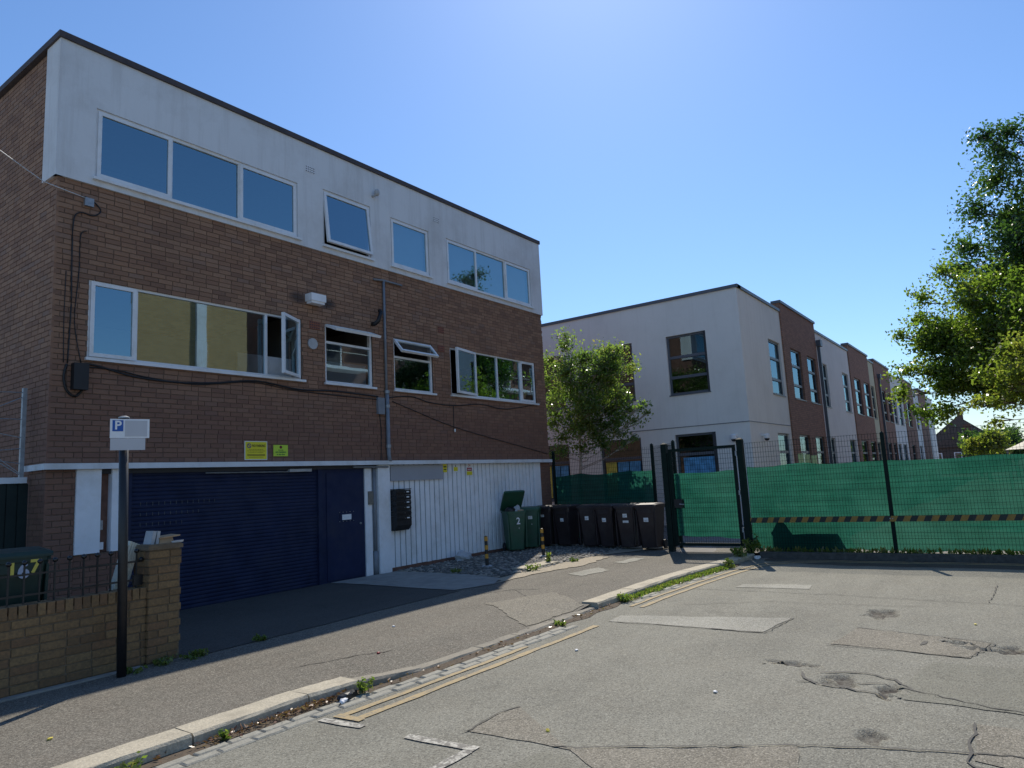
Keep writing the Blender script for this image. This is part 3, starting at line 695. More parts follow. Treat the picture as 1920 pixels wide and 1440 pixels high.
def lay_bricks(rects, face, plane, parent, mat, name='brick', keep=300, depth=0.03, proud=0.0):
    """face '-y': wall faces -Y at Y=plane; '-x': wall faces -X at X=plane. The largest in view become objects, the rest one part"""
    o = origin_of(parent)
    def P(u, z, d): return (u, plane+d, z) if face == '-y' else (plane+d, u, z)
    scored = []
    for (a, b, z, zt, r) in rects:
        q = [PX(P(a, z, 0)), PX(P(b, z, 0)), PX(P(b, zt, 0)), PX(P(a, zt, 0))]
        ar = 0.5*abs(sum(q[i][0]*q[(i+1) % 4][1]-q[(i+1) % 4][0]*q[i][1] for i in range(4)))
        vis = all(-30 < k[0] < 1950 and -30 < k[1] < 1470 for k in q)
        scored.append((ar if vis else 0, a, b, z, zt, r))
    scored.sort(reverse=True)
    cache = {}
    rest = MB(); rn = []
    for i, (ar, a, b, z, zt, r) in enumerate(scored):
        d0 = -proud-0.0025*((r*7.3) % 1)
        if i < keep and ar > 25:
            key = (round(b-a, 3), round(zt-z, 3), int(r*12))
            if key not in cache:
                w_, h_ = b-a, zt-z; e = 0.004; mb = MB()
                c = [P2 for P2 in ((0, 0), (w_, 0), (w_, h_), (0, h_))]
                ins = [(e, e), (w_-e, e), (w_-e, h_-e), (e, h_-e)]
                rr = random.Random(hash(key) & 0xffff)
                mb.v = [ (u, 0.0, v) for u, v in ins] + [(u+rr.uniform(-.0015, .0015), e, v+rr.uniform(-.0015, .0015)) for u, v in c] + [(u, depth, v) for u, v in c]
                mb.f = [(0, 1, 2, 3)] + [(4+k, 4+(k+1) % 4, (k+1) % 4, k) for k in range(4)] + [(8+k, 8+(k+1) % 4, 4+(k+1) % 4, 4+k) for k in range(4)]
                if face == '-x':
                    mb.v = [(y, u, v) for u, y, v in mb.v]; mb.f = [tuple(reversed(f)) for f in mb.f]
                cache[key] = mb.mesh(name, mat, rnd=(int(r*12)+0.5)/12)
            ob = link(name, cache[key], parent); p = P(a, z, d0); ob.location = (p[0]-o[0], p[1]-o[1], p[2]-o[2])
        else:
            if face == '-y': rest.box(a, b, plane+d0, plane+depth, z, zt)
            else: rest.box(plane+d0, plane+depth, a, b, z, zt)
            rn += [r]*6
    if rest.f: rest.build(name+'_courses', mat, parent, rnd=rn, kind='stuff')
def wall_cells(mb, u0, u1, z0, z1, openings, plane, reveal, face='-y'):
    us = sorted({u0, u1, *[o[0] for o in openings], *[o[1] for o in openings]}); zs = sorted({z0, z1, *[o[2] for o in openings], *[o[3] for o in openings]})
    P = (lambda u, z, d: (u, plane+d, z)) if face == '-y' else (lambda u, z, d: (plane+d, u, z))
    for ua, ub in zip(us, us[1:]):
        for za, zb in zip(zs, zs[1:]):
            cu, cz = (ua+ub)/2, (za+zb)/2
            if any(o[0] < cu < o[1] and o[2] < cz < o[3] for o in openings): continue
            mb.quad(P(ua, za, 0), P(ub, za, 0), P(ub, zb, 0), P(ua, zb, 0))
    for (a, b, za, zb) in openings:
        for p, q in (((a, za), (b, za)), ((b, za), (b, zb)), ((b, zb), (a, zb)), ((a, zb), (a, za))):
            mb.quad(P(*p, 0), P(*q, 0), P(*q, reveal), P(*p, reveal))
    return mb

# ------------------------------------------------------------------ apartment block
YF = 10.5
AB = thing('apartment_building', 'three storey brick apartment block with white rendered top floor and blue roller shutter', 'building', (3.92, YF, 0))
OPA = [(4.38, 8.04, 3.70, 4.86), (8.58, 9.79, 3.70, 4.86), (10.39, 11.60, 3.70, 4.82), (12.21, 15.73, 3.72, 4.86)]
OPT = [(4.39, 7.96, 6.38, 7.47), (8.55, 9.79, 6.40, 7.55), (10.37, 11.58, 6.40, 7.49), (12.19, 15.71, 6.40, 7.49)]
XL, XR = 3.92, 16.20
mb = MB(); wall_cells(mb, XL+0.008, XR-0.008, 2.2, 6.27, OPA, YF+0.009, 0.13); mb.build('wall', 'mortar', AB)
lay_bricks(brick_rects(XL, XR, 2.222, 6.26, OPA, seed=3), '-y', YF, AB, 'brick_red', keep=290)
# left flank
mb = MB(); wall_cells(mb, YF+0.02, 20.0, -0.1, 8.35, [], XL+0.009, 0.1, '-x'); mb.build('side_wall', 'mortar', AB)
lay_bricks(brick_rects(YF, 13.6, 0.0, 8.34, [(YF-1, YF+0.42, 6.26, 8.4)], seed=5), '-x', XL, AB, 'brick_red', 'side_brick', keep=0)
MB().box(XL+0.004, XL+0.2, 13.6, 20, 0, 8.34).build('rear_side_wall', 'school_brick', AB)
MB().box(XR-0.25, XR-0.004, YF+0.03, 20, -0.1, 8.34).build('party_wall', 'brick_common', AB)
MB().box(XL+0.2, XR-0.25, 19.8, 20, -0.1, 8.34).build('rear_wall', 'school_brick', AB)
# white rendered top storey
mb = MB(); wall_cells(mb, XL-0.04, XR+0.04, 6.262, 8.36, OPT, YF-0.035, 0.16)
mb.quad((XL-0.04, YF-0.035, 6.262), (XR+0.04, YF-0.035, 6.262), (XR+0.04, YF+0.06, 6.262), (XL-0.04, YF+0.06, 6.262))
mb.quad((XL-0.04, YF+0.42, 6.262), (XL-0.04, YF-0.035, 6.262), (XL-0.04, YF-0.035, 8.36), (XL-0.04, YF+0.42, 8.36))
mb.quad((XL-0.04, YF+0.42, 6.262), (XL-0.04, YF+0.42, 8.36), (XL+0.02, YF+0.42, 8.36), (XL+0.02, YF+0.42, 6.262))
mb.quad((XL-0.04, YF-0.035, 6.262), (XL+0.06, YF-0.035, 6.262), (XL+0.06, YF+0.42, 6.262), (XL-0.04, YF+0.42, 6.262))
mb.quad((XR+0.04, YF-0.035, 6.262), (XR+0.04, YF+0.42, 6.262), (XR+0.04, YF+0.42, 8.36), (XR+0.04, YF-0.035, 8.36))
rb = mb.build('rendered_wall', 'render_white', AB); rb['label'] = 'white rendered top storey wall with window openings'
MB().box(XL-0.07, XR+0.06, YF-0.07, YF+0.06, 8.345, 8.44).box(XL-0.07, XL+0.07, YF+0.06, 20.05, 8.345, 8.44).box(XR-0.08, XR+0.06, YF+0.06, 20.05, 8.345, 8.44).build('roof_edge', 'coping_dark', AB)
MB().box(XL+0.07, XR-0.08, YF+0.06, 20.0, 8.30, 8.41).build('roof', 'roof_felt', AB)
for z in (2.06, 5.05):
    MB().box(XL+0.2, XR-0.25, YF+0.14, 19.8, z, z+0.12).build('floor_slab', 'dark_interior', AB)
for z0, z1 in ((2.18, 5.05), (5.17, 8.30)):
    MB().box(XL+0.2, XR-0.25, 14.2, 14.3, z0, z1).build('room_wall', 'room_wall', AB)
for xx in (8.30, 10.10, 11.9):
    for z0, z1 in ((2.18, 5.05), (5.17, 8.30)): MB().box(xx-0.05, xx+0.05, YF+0.16, 14.2, z0, z1).build('partition_wall', 'room_wall', AB)

# windows
def pane_quad(mb, x0, x1, y, z0, z1): return mb.quad((x0, y, z0), (x1, y, z0), (x1, y, z1), (x0, y, z1))
def sash(mb_f, mb_p, x0, x1, z0, z1, y, w_=0.055, d=0.05):
    mb_f.box(x0, x1, y, y+d, z0, z0+w_).box(x0, x1, y, y+d, z1-w_, z1).box(x0, x0+w_, y, y+d, z0+w_, z1-w_).box(x1-w_, x1, y, y+d, z0+w_, z1-w_)
    pane_quad(mb_p, x0+w_-0.004, x1-w_+0.004, y+d*0.45, z0+w_-0.004, z1-w_+0.004)
def window(parent, x0, x1, z0, z1, mulls, sashes=(), skip=(), yb=YF, transom=None, fw=0.05, sill=0.05, glass='glass', mat='upvc', blinds=(), label=None):
    f = MB(); y = yb+0.03; d = 0.07
    f.box(x0, x1, y, y+d, z0, z0+fw).box(x0, x1, y, y+d, z1-fw, z1).box(x0, x0+fw, y, y+d, z0+fw, z1-fw).box(x1-fw, x1, y, y+d, z0+fw, z1-fw)
    for m_ in mulls: f.box(m_-0.024, m_+0.024, y, y+d, z0+fw, z1-fw)
    if transom: f.box(x0+fw, x1-fw, y+0.001, y+d-0.001, transom-0.022, transom+0.022)
    win = f.build('window', mat, parent)
    if label: win['label'] = label
    ed = [x0+fw-0.02]+list(mulls)+[x1-fw+0.02]
    for i, (a, b) in enumerate(zip(ed, ed[1:])):
        if i in skip: continue
        zt = transom if transom else z1-fw+0.01
        if i in sashes:
            sf, sp = MB(), MB(); sash(sf, sp, a+0.003, b-0.003, z0+fw-0.018, zt+0.012, y-0.022); s_ = sf.build('sash', mat, win); sp.build('pane', glass, win)
        else:
            pane_quad(MB(), a, b, y+0.03, z0+fw-0.01, zt).build('pane', glass, win)
        if i in blinds: MB().box(a, b, y+0.11, y+0.115, z0+0.02, z1-0.02).build('blind', 'blind', win)
    if sill: MB().box(x0-0.03, x1+0.06, yb-sill, y+0.02, z0-0.035, z0+0.006).build('sill', mat, win)
    return win
def leaf(win, hinge, axis_, ang, w_, h_, mat='upvc', glass='glass', bw=0.055):
    """opened casement: built closed from the hinge, then turned about it. axis 'v': hinged on its right edge; 'h': hinged on its top edge"""
    f, p = MB(), MB()
    if axis_ == 'v': sash(f, p, -w_, 0, 0, h_, -0.02, bw); R_ = Matrix.Rotation(ang, 4, 'Z')
    else: sash(f, p, 0, w_, -h_, 0, -0.02, bw); R_ = Matrix.Rotation(ang, 4, 'X')
    T = Matrix.Translation(hinge) @ R_
    f.xf(T).build('open_sash', mat, win); p.xf(T).build('pane', glass, win)
YT = YF-0.035
window(AB, *OPT[0], [5.54, 6.76], sashes=(0, 2), yb=YT, blinds=())
wd = window(AB, *OPT[1], [], skip=(0,), yb=YT); leaf(wd, (8.59, YT+0.03, 7.51), 'h', RAD(-6.5), 1.16, 1.06)
window(AB, *OPT[2], [], sashes=(0,), yb=YT, blinds=(0,))
window(AB, *OPT[3], [13.34, 14.55], sashes=(0, 2), yb=YT, blinds=(0, 1, 2))
wd = window(AB, *OPA[0], [5.06, 7.31], sashes=(0,), skip=(2,)); leaf(wd, (8.01, YF+0.02, 3.74), 'v', RAD(29), 0.68, 1.08)
wd['label'] = 'wide window with one casement standing open'
MB().box(6.9, 8.0, YF+0.25, YF+0.28, 3.75, 4.12).build('shelf_panel', 'paint_white', wd)
wd = window(AB, *OPA[1], [], transom=4.50); MB().box(8.63, 9.74, YF+0.16, YF+0.17, 3.74, 4.16).build('half_curtain', 'blind', wd); leaf(wd, (8.61, YF+0.02, 4.83), 'h', RAD(-68), 1.15, 0.34, bw=0.045)
wd = window(AB, *OPA[2], [], transom=4.42); leaf(wd, (10.42, YF+0.02, 4.79), 'h', RAD(-40), 1.15, 0.37, bw=0.05)
tag(MB().lathe((10.86, YF+0.20, 3.71), [(0.038, 0), (0.04, 0.02), (0.04, 0.14), (0.018, 0.18), (0.016, 0.21), (0.002, 0.215)], 12).build('bottle', 'paint_white', smooth=True), 'white bottle standing on the sill inside the open top hung window', 'bottle')
MB().box(10.42, 11.58, YF+0.11, YF+0.34, 3.66, 3.71).build('inner_sill', 'paint_white', wd)
wd = window(AB, *OPA[3], [13.19, 13.90, 15.03][:1]+[14.05, 15.06], sashes=(3,), skip=(0,)); leaf(wd, (13.17, YF+0.015, 3.76), 'v', RAD(11), 0.93, 1.07)
# vents, lamp, flue and pipework on the wall
def grille(x0, x1, z0, z1, y, mat, name='air_brick'):
    mb = MB().box(x0, x1, y, y+0.02, z0, z1); o = mb.build(name, mat, AB)
    hm = MB(); n = 5; m_ = 3
    for i in range(n):
        for j in range(m_):
            a = x0+(x1-x0)*(i+0.25)/n; c = z0+(z1-z0)*(j+0.25)/m_
            hm.box(a, a+(x1-x0)*0.5/n, y-0.002, y+0.004, c, c+(z1-z0)*0.5/m_)
    hm.build('vent_holes', 'dark_interior', o, kind='stuff')
grille(8.14, 8.36, 7.77, 7.90, YT-0.006, 'paint_white'); grille(11.75, 11.97, 7.77, 7.90, YT-0.006, 'paint_white')
grille(8.22, 8.46, 4.70, 4.85, YF-0.008, 'terracotta'); grille(11.80, 12.02, 4.70, 4.85, YF-0.008, 'terracotta'); grille(11.82, 12.02, 5.14, 5.28, YF-0.008, 'terracotta')
MB().cyl((8.28, YF-0.03, 4.41), 0.105, 0.03, 18, 'y').build('vent_cover', 'plaster_grey', AB)
MB().tube([(9.80, YF+0.02, 5.02), (9.80, YF-0.10, 5.02), (9.84, YF-0.15, 5.08), (9.90, YF-0.16, 5.27), (9.93, YF-0.10, 5.31)], 0.045, 10).build('flue_pipe', 'black_plastic', AB, smooth=True)
mb = MB().tube([(10.12, YF-0.035, 6.0), (10.12, YF-0.035, 3.55)], 0.026, 8).build('waste_pipe', 'grey_pipe', AB, smooth=True)
MB().tube([(9.84, YF-0.035, 5.98), (10.12, YF-0.035, 6.01), (10.66, YF-0.035, 6.01)], 0.022, 8).build('waste_pipe', 'grey_pipe', AB, smooth=True)
MB().tube([(10.12, YF-0.05, 3.62), (10.12, YF-0.05, 2.35), (10.11, YF-0.09, 2.2)], 0.040, 10).build('downpipe', 'grey_pipe', AB, smooth=True)
for z in (3.60, 3.30, 2.48): MB().cyl((10.12, YF-0.05, z), 0.052, 0.06, 12).build('pipe_bracket', 'galvanised', AB)
MB().box(9.86, 10.04, YF-0.06, YF+0.0, 3.16, 3.50).build('junction_box', 'grey_pipe', AB)
MB().box(4.18, 4.37, YF-0.11, YF, 3.23, 3.60).build('cable_box', 'cable_black', AB)
def cable(pts, r=0.010, mat='cable_black', name='cable', y=YF-0.012):
    P = [Vector((a, y, b)) for a, b in pts]; out = []
    for i in range(len(P)-1):
        p0, p1, p2, p3 = P[max(i-1, 0)], P[i], P[i+1], P[min(i+2, len(P)-1)]
        for k in range(5):
            t = k/5; out.append(0.5*((2*p1)+(p2-p0)*t+(2*p0-5*p1+4*p2-p3)*t*t+(3*p1-p0-3*p2+p3)*t**3))
    out.append(P[-1]); return MB().tube(out, r, 5).build(name, mat, AB, smooth=True)
cable([(4.30, 3.60), (4.5, 3.60), (5.03, 3.49), (5.67, 3.46), (6.3, 3.50), (7.09, 3.60), (7.97, 3.52), (8.8, 3.55), (9.90, 3.52)], 0.016)
cable([(4.34, 3.57), (4.8, 3.56), (5.2, 3.50), (6.0, 3.45), (7.0, 3.57), (8.0, 3.49), (9.90, 3.46)], 0.009)
cable([(10.2, 3.52), (10.86, 3.59), (11.4, 3.50), (12.2, 3.47), (13.25, 3.56), (14.0, 3.50), (14.57, 3.53), (15.56, 3.68)], 0.011)
cable([(10.3, 3.45), (10.85, 3.31), (12.23, 2.98), (14.2, 2.66), (16.1, 2.37)], 0.009)
cable([(12.25, 3.46), (12.24, 3.2), (12.23, 2.92)], 0.008); MB().cyl((12.23, YF-0.04, 2.86), 0.02, 0.07, 8).build('cable_end', 'cable_white', AB)
cable([(4.28, 6.06), (4.42, 6.00), (4.50, 5.90), (4.40, 5.80), (4.22, 5.80), (4.14, 5.62), (4.14, 4.9), (4.15, 4.4), (4.13, 3.6)], 0.010)
cable([(4.32, 5.55), (4.24, 5.45), (4.235, 4.9), (4.20, 4.2), (4.30, 3.62)], 0.007); cable([(4.07, 4.9), (4.065, 4.2), (4.08, 3.6)], 0.006)
cable([(4.12, 3.58), (4.09, 3.40), (4.13, 3.22), (4.24, 3.14), (4.34, 3.25)], 0.018)
cable([(9.92, 3.2), (9.96, 2.9), (9.95, 2.4), (9.93, 2.16)], 0.008)
MB().box(4.27, 4.39, YF-0.05, YF, 5.92, 6.04).build('cable_bracket', 'galvanised', AB)
tag(MB().box(8.13, 8.47, YF-0.19, YF+0.0, 5.20, 5.34).box(8.15, 8.45, YF-0.17, YF-0.02, 5.155, 5.20).build('wall_light', 'paint_white'), 'white box floodlight on the brick wall above the windows', 'light')
wl = MB().tube([(9.86, YT, 7.80), (9.86, YT-0.08, 7.80), (9.90, YT-0.10, 7.84)], 0.025, 8).lathe((9.90, YT-0.10, 7.80), [(0.03, 0), (0.055, 0.03), (0.058, 0.09), (0.04, 0.13), (0.01, 0.14)], 12).build('wall_light', 'plaster_grey', smooth=True)
tag(wl, 'small round grey lamp on the white rendered wall', 'light')

# ground floor: lintel, piers, shutter, door, boarding
lt = MB().box(XL-0.06, XR-0.02, YF-0.10, YF+0.02, 2.135, 2.215).box(XL-0.06, XL+0.004, YF+0.02, YF+0.55, 2.135, 2.215).build('lintel', 'lintel_white', AB)
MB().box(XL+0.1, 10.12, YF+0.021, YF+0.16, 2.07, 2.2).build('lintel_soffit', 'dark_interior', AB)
MB().box(XL+0.01, 4.289, YF+0.009, YF+0.3, -0.1, 2.135).build('pier_core', 'mortar', AB); MB().box(15.72, XR-0.012, YF+0.009, YF+0.3, -0.1, 2.135).build('pier_core', 'mortar', AB); MB().box(4.29, 4.93, YF+0.020, YF+0.3, -0.1, 0.98).build('plinth_core', 'mortar', AB)
rc = brick_rects(XL, 4.29, 0.0, 2.13, [], course=0.081, seed=11, headers=0.05)+brick_rects(15.72, XR, 0.0, 2.13, [], course=0.078, seed=12)
lay_bricks(rc, '-y', YF, AB, 'brick_red', 'pier_brick', keep=110)
lay_bricks(brick_rects(4.295, 4.93, 0.0, 0.97, [], seed=13), '-y', YF+0.011, AB, 'brick_red', 'plinth_brick', keep=0)
wp = MB().box(4.29, 4.61, YF-0.03, YF+0.12, 0.985, 2.134).build('white_panel', 'paint_white', AB)
MB().box(4.61, 4.76, YF+0.10, YF+0.16, 0.985, 2.134).build('recess_back', 'brick_common', AB)
MB().box(4.76, 4.93, YF-0.02, YF+0.12, 0.985, 2.134).build('white_post', 'paint_white', AB)
MB().box(4.62, 4.68, YF+0.05, YF+0.10, 1.29, 1.42).build('door_entry_panel', 'galvanised', AB)
MB().box(4.62, 4.69, YF+0.04, YF+0.10, 1.02, 1.12).build('meter_box', 'paint_white', AB)
sh = MB().box(4.935, 5.06, YF+0.03, YF+0.14, -0.02, 2.08).box(8.40, 8.50, YF+0.03, YF+0.14, -0.02, 2.08).build('roller_shutter', 'shutter_blue', AB)
sh['label'] = 'dark blue roller shutter with horizontal slats'
sm = MB(); n = 6; hh = 0.075; prof = [(0.0, 0.0), (0.009, 0.008), (0.013, 0.024), (0.012, 0.044), (0.004, 0.055), (0.0, 0.060)]
for i, (d, z) in enumerate(prof): sm.v += [(5.05, -d, z), (8.41, -d, z)]
for i in range(len(prof)-1): sm.f.append((2*i, 2*i+1, 2*i+3, 2*i+2))
slat = sm.mesh('slat', 'shutter_blue', (XL, YF, 0))
z = -0.01
while z < 2.08:
    s_ = link('slat', slat, sh); s_.location = (0, YF+0.085, z); z += 0.060
MB().box(5.05, 8.41, YF+0.09, YF+0.12, -0.02, 2.08).build('shutter_back', 'shutter_blue', sh)
hm = MB()
for r_ in range(3):
    for i in range(14 - r_*3): hm.box(5.2+i*0.09, 5.206+i*0.09, YF+0.062, YF+0.07, 1.62-r_*0.15-0.03, 1.62-r_*0.15+0.02)
hm.build('shutter_slots', 'steel_grey', sh, kind='stuff')
dr = MB().box(8.50, 9.53, YF+0.06, YF+0.12, -0.02, 2.08).build('door', 'door_blue', AB)
MB().box(8.60, 9.45, YF+0.045, YF+0.06, 0.03, 2.0).build('door_leaf', 'door_blue', dr)
lp = MB().box(8.90, 9.22, YF+0.035, YF+0.045, 1.09, 1.25).build('letter_plate', 'door_blue', dr)
MB().box(8.95, 9.17, YF+0.028, YF+0.034, 1.11, 1.21).build('notice', 'sticker_white', lp)
bm_ = MB()
for i in range(5):
    for zz in (1.085, 1.255): bm_.cyl((8.89+i*0.085, YF+0.030, zz), 0.008, 0.012, 6, 'y')
bm_.build('bolt_heads', 'galvanised', lp, kind='stuff')
MB().cyl((9.40, YF+0.02, 1.02), 0.02, 0.03, 8, 'y').build('lock', 'galvanised', dr)
MB().box(9.53, 9.70, YF+0.03, YF+0.14, -0.02, 2.10).build('white_post', 'paint_white', AB)
MB().box(9.60, 9.72, YF-0.0, YF+0.03, 1.36, 1.62).build('meter_cover', 'wood_grey', AB)
MB().tube([(9.78, YF+0.04, 2.08), (9.78, YF+0.04, 0.42)], 0.035, 10).build('soil_pipe', 'grey_pipe', AB, smooth=True)
MB().tube([(9.78, YF+0.04, 0.45), (9.78, YF+0.04, -0.01)], 0.052, 10).build('soil_pipe', 'grey_pipe', AB, smooth=True)
MB().box(9.70, 9.84, YF+0.08, YF+0.14, -0.02, 2.10).build('recess_back', 'paint_white', AB)
MB().box(9.84, 10.16, YF-0.02, YF+0.14, -0.02, 2.13).build('white_pillar', 'paint_white', AB)
MB().box(10.16, 15.42, YF+0.05, YF+0.09, 0.03, 2.13).build('boarding_back', 'dark_interior', AB)
MB().box(10.16, 15.72, YF+0.02, YF+0.2, -0.1, 0.07).build('plinth', 'brick_common', AB)
PW = (15.42-10.17)/34
pl = MB(); pl.v = [(0, 0.022, 0), (0.006, 0.004, 0), (0.014, 0, 0), (PW-0.036, 0, 0), (PW-0.030, 0.004, 0), (PW-0.027, 0.022, 0)]; pl.v += [(x_, y_, 2.06) for x_, y_, _ in pl.v]
pl.f = [(i, i+1, i+7, i+6) for i in range(5)] + [(5, 4, 3, 2, 1, 0), (6, 7, 8, 9, 10, 11)]
plank = pl.mesh('plank', 'paint_white', (0, 0, 0))
for i in range(34):
    o = link('plank', plank, AB); o.location = (10.17+i*PW-XL, 0.027+rng.uniform(-0.002, 0.002), 0.073+rng.uniform(-0.004, 0.004))
MB().box(15.42, 15.715, YF+0.0, YF+0.08, 0.075, 2.13).build('white_panel', 'paint_white', AB)
MB().tube([(6.2, YF+0.03, 2.05), (8.0, YF+0.03, 2.04)], 0.012, 6).build('conduit', 'galvanised', AB)
MB().box(7.75, 8.22, YF-0.02, YF+0.05, 2.035, 2.085).build('strip_light', 'plaster_grey', AB)
MB().tube([(9.2, YF-0.02, 2.10), (10.1, YF-0.04, 2.09)], 0.02, 6).build('conduit', 'grey_pipe', AB)

# signs fixed to the front
def plate(name, x0, x1, z0, z1, mat, label, y=YF-0.012, border=None, cat='sign'):
    t_ = thing(name, label, cat, (x0, y, z0))
    MB().box(x0, x1, y, y+0.008, z0, z1).build('plate', mat, t_)
    if border: MB().box(x0-0.012, x1+0.012, y+0.003, y+0.011, z0-0.012, z1+0.012).build('border', border, t_)
    return t_
s1 = plate('parking_sign', 6.875, 7.285, 2.262, 2.555, 'sign_yellow', 'larger square yellow NO PARKING sign on brick above the shutter', border='sticker_white')
MB().cyl((6.945, YF-0.0155, 2.487), 0.040, 0.004, 20, 'y').build('symbol', 'ink_purple', s1); MB().cyl((6.945, YF-0.0175, 2.487), 0.026, 0.004, 20, 'y').build('symbol_centre', 'sign_yellow', s1)
MB().prism([(6.918, YF-0.019, 2.508), (6.926, YF-0.019, 2.516), (6.972, YF-0.019, 2.466), (6.964, YF-0.019, 2.458)], (0, 0.002, 0)).build('symbol_bar', 'ink_purple', s1)
text('lettering', 'NO PARKING', 0.06, (7.13, YF-0.0135, 2.487), s1, 'ink_black', width=0.25, bold=0.001)
mb = MB()
for z, a, b in ((2.425, 6.945, 7.215), (2.402, 6.905, 7.255), (2.378, 6.935, 7.215)):
    x = a
    while x < b: l = rng.uniform(0.012, 0.034); mb.box(x, min(x+l, b), YF-0.0135, YF-0.012, z-0.006, z+0.006); x += l+0.008
mb.build('small_print', 'ink_olive', s1, kind='stuff')
MB().box(6.91, 7.25, YF-0.0135, YF-0.012, 2.315, 2.348).box(6.94, 7.22, YF-0.0135, YF-0.012, 2.29, 2.298).build('print_band', 'ink_olive', s1)
s2 = plate('parking_sign', 7.42, 7.715, 2.312, 2.508, 'sign_lime', 'smaller lime green no parking at any time sign on brick above shutter')
MB().cyl((7.568, YF-0.0155, 2.470), 0.026, 0.004, 18, 'y').build('symbol', 'ink_black', s2); MB().cyl((7.568, YF-0.0175, 2.470), 0.013, 0.004, 14, 'y').build('symbol_centre', 'ink_red', s2)
text('lettering', 'Strictly', 0.036, (7.568, YF-0.0135, 2.418), s2, 'ink_green'); text('lettering', 'NO PARKING', 0.036, (7.568, YF-0.0135, 2.380), s2, 'ink_green', width=0.21, bold=0.001); text('lettering', 'at any time', 0.036, (7.568, YF-0.0135, 2.343), s2, 'ink_green', bold=0.0008)
tag(MB().box(10.20, 11.80, YF-0.012, YF+0.027, 1.80, 2.12).build('name_board', 'board_grey'), 'plain grey board across the top of the white planks', 'sign')
YP = YF+0.012
s3 = plate('warning_sign', 11.83, 11.96, 1.95, 2.13, 'sign_yellow', 'small yellow notice on white planks beside the grey board', y=YP)
MB().box(11.85, 11.94, YP-0.002, YP, 2.06, 2.085).box(11.85, 11.94, YP-0.002, YP, 2.0, 2.02).build('print', 'ink_black', s3)
s4 = plate('warning_sign', 12.17, 12.35, 1.94, 2.13, 'sticker_white', 'white notice with yellow lower half on the white planks', y=YP)
MB().box(12.19, 12.33, YP-0.002, YP, 1.97, 2.06).build('yellow_field', 'sign_yellow', s4); MB().prism([(12.24, YP-0.003, 2.07), (12.28, YP-0.003, 2.07), (12.26, YP-0.003, 2.115)], (0, 0.002, 0)).build('triangle', 'ink_black', s4)
s5 = plate('warning_sign', 12.64, 12.86, 1.86, 2.14, 'sticker_white', 'taller notice in white, dark red and yellow on white planks', y=YP)
MB().box(12.66, 12.84, YP-0.002, YP, 1.965, 2.04).build('red_field', 'ink_red', s5); MB().box(12.65, 12.85, YP-0.002, YP, 1.87, 1.955).build('yellow_field', 'sign_yellow', s5)
text('lettering', '24', 0.085, (12.75, YP-0.002, 2.09), s5, 'ink_red'); MB().box(12.68, 12.82, YP-0.004, YP-0.002, 1.995, 2.01).build('print', 'sticker_white', s5)
lb = thing('letterbox_bank', 'black stacked letterboxes mounted on the white plank wall', 'letterbox', (10.37, YF-0.1, 0.8))
Y0 = YF-0.18
for i in range(6):
    z0 = 0.985+i*0.105
    b_ = MB().box(10.18, 10.60, Y0+0.012, YF+0.026, z0, z0+0.100).build('letterbox', 'black_plastic', lb)
    MB().prism([(10.185, Y0+0.012, z0+0.012), (10.595, Y0+0.012, z0+0.012), (10.595, Y0-0.004, z0+0.060), (10.185, Y0-0.004, z0+0.060)], (0, 0.016, 0.0)).build('flap', 'black_plastic', b_)
    if i != 1: MB().box(10.455, 10.525, Y0-0.010, Y0-0.003, z0+0.048, z0+0.072).build('name_tag', 'sticker_white', b_)
    MB().cyl((10.40, Y0-0.006, z0+0.055), 0.006, 0.02, 6, 'y').build('lock', 'galvanised', b_)
MB().prism([(10.18, Y0+0.01, 0.985), (10.18, YF+0.026, 0.985), (10.18, YF+0.026, 0.80), (10.18, Y0+0.09, 0.80), (10.18, Y0+0.01, 0.90)], (0.42, 0, 0)).build('base_tray', 'black_plastic', lb)
MB().box(10.17, 10.61, Y0+0.005, YF+0.026, 1.618, 1.635).build('hood', 'black_plastic', lb)

oc = MB().tube([(-1.0, 3.6, 5.3), (0.9, 6.3, 5.35), (1.9, 7.75, 5.48), (2.77, 9.0, 5.70), (3.25, 9.7, 5.88), (3.70, 10.35, 6.05), (4.30, YF-0.03, 6.03)], 0.006, 5).build('overhead_cable', 'cable_white', smooth=True)
tag(oc, 'thin pale overhead cable running down to the brick corner bracket', 'cable')

# ------------------------------------------------------------------ front garden: yellow brick wall, railing, bin, side gate
GW = thing('garden_wall', 'low yellow brick garden wall with taller end pier beside the pavement', 'wall', (3.0, 7.5, 0))
YW = 7.48
MB().box(-3.0, 3.76, YW+0.009, YW+0.21, -0.1, 0.70).build('core', 'mortar_yellow', GW)
lay_bricks(brick_rects(-3.0, 3.765, 0.02, 0.66, [], course=0.080, L=0.228, seed=21, headers=0.06), '-y', YW, GW, 'brick_yellow', keep=190, depth=0.03)
cp = []
x = -3.0; r2 = random.Random(4)
while x < 3.70: cp.append((x, x+0.066, 0.665, 0.775, r2.random())); x += 0.077
lay_bricks(cp, '-y', YW-0.004, GW, 'brick_yellow', 'coping_brick', keep=60, depth=0.22)
pier = MB().box(3.775, 4.10, YW-0.03, YW+0.29, -0.1, 1.19).build('pier', 'mortar_yellow', GW)
prc = brick_rects(3.765, 4.11, 0.02, 1.13, [], course=0.080, L=0.228, seed=22, headers=0.10)
lay_bricks(prc, '-y', YW-0.040, GW, 'brick_yellow', 'pier_brick', keep=60)
lay_bricks(brick_rects(YW-0.035, YW+0.30, 0.02, 1.13, [], course=0.080, L=0.228, seed=23), '-x', 3.764, GW, 'brick_yellow', 'pier_side_brick', keep=30)
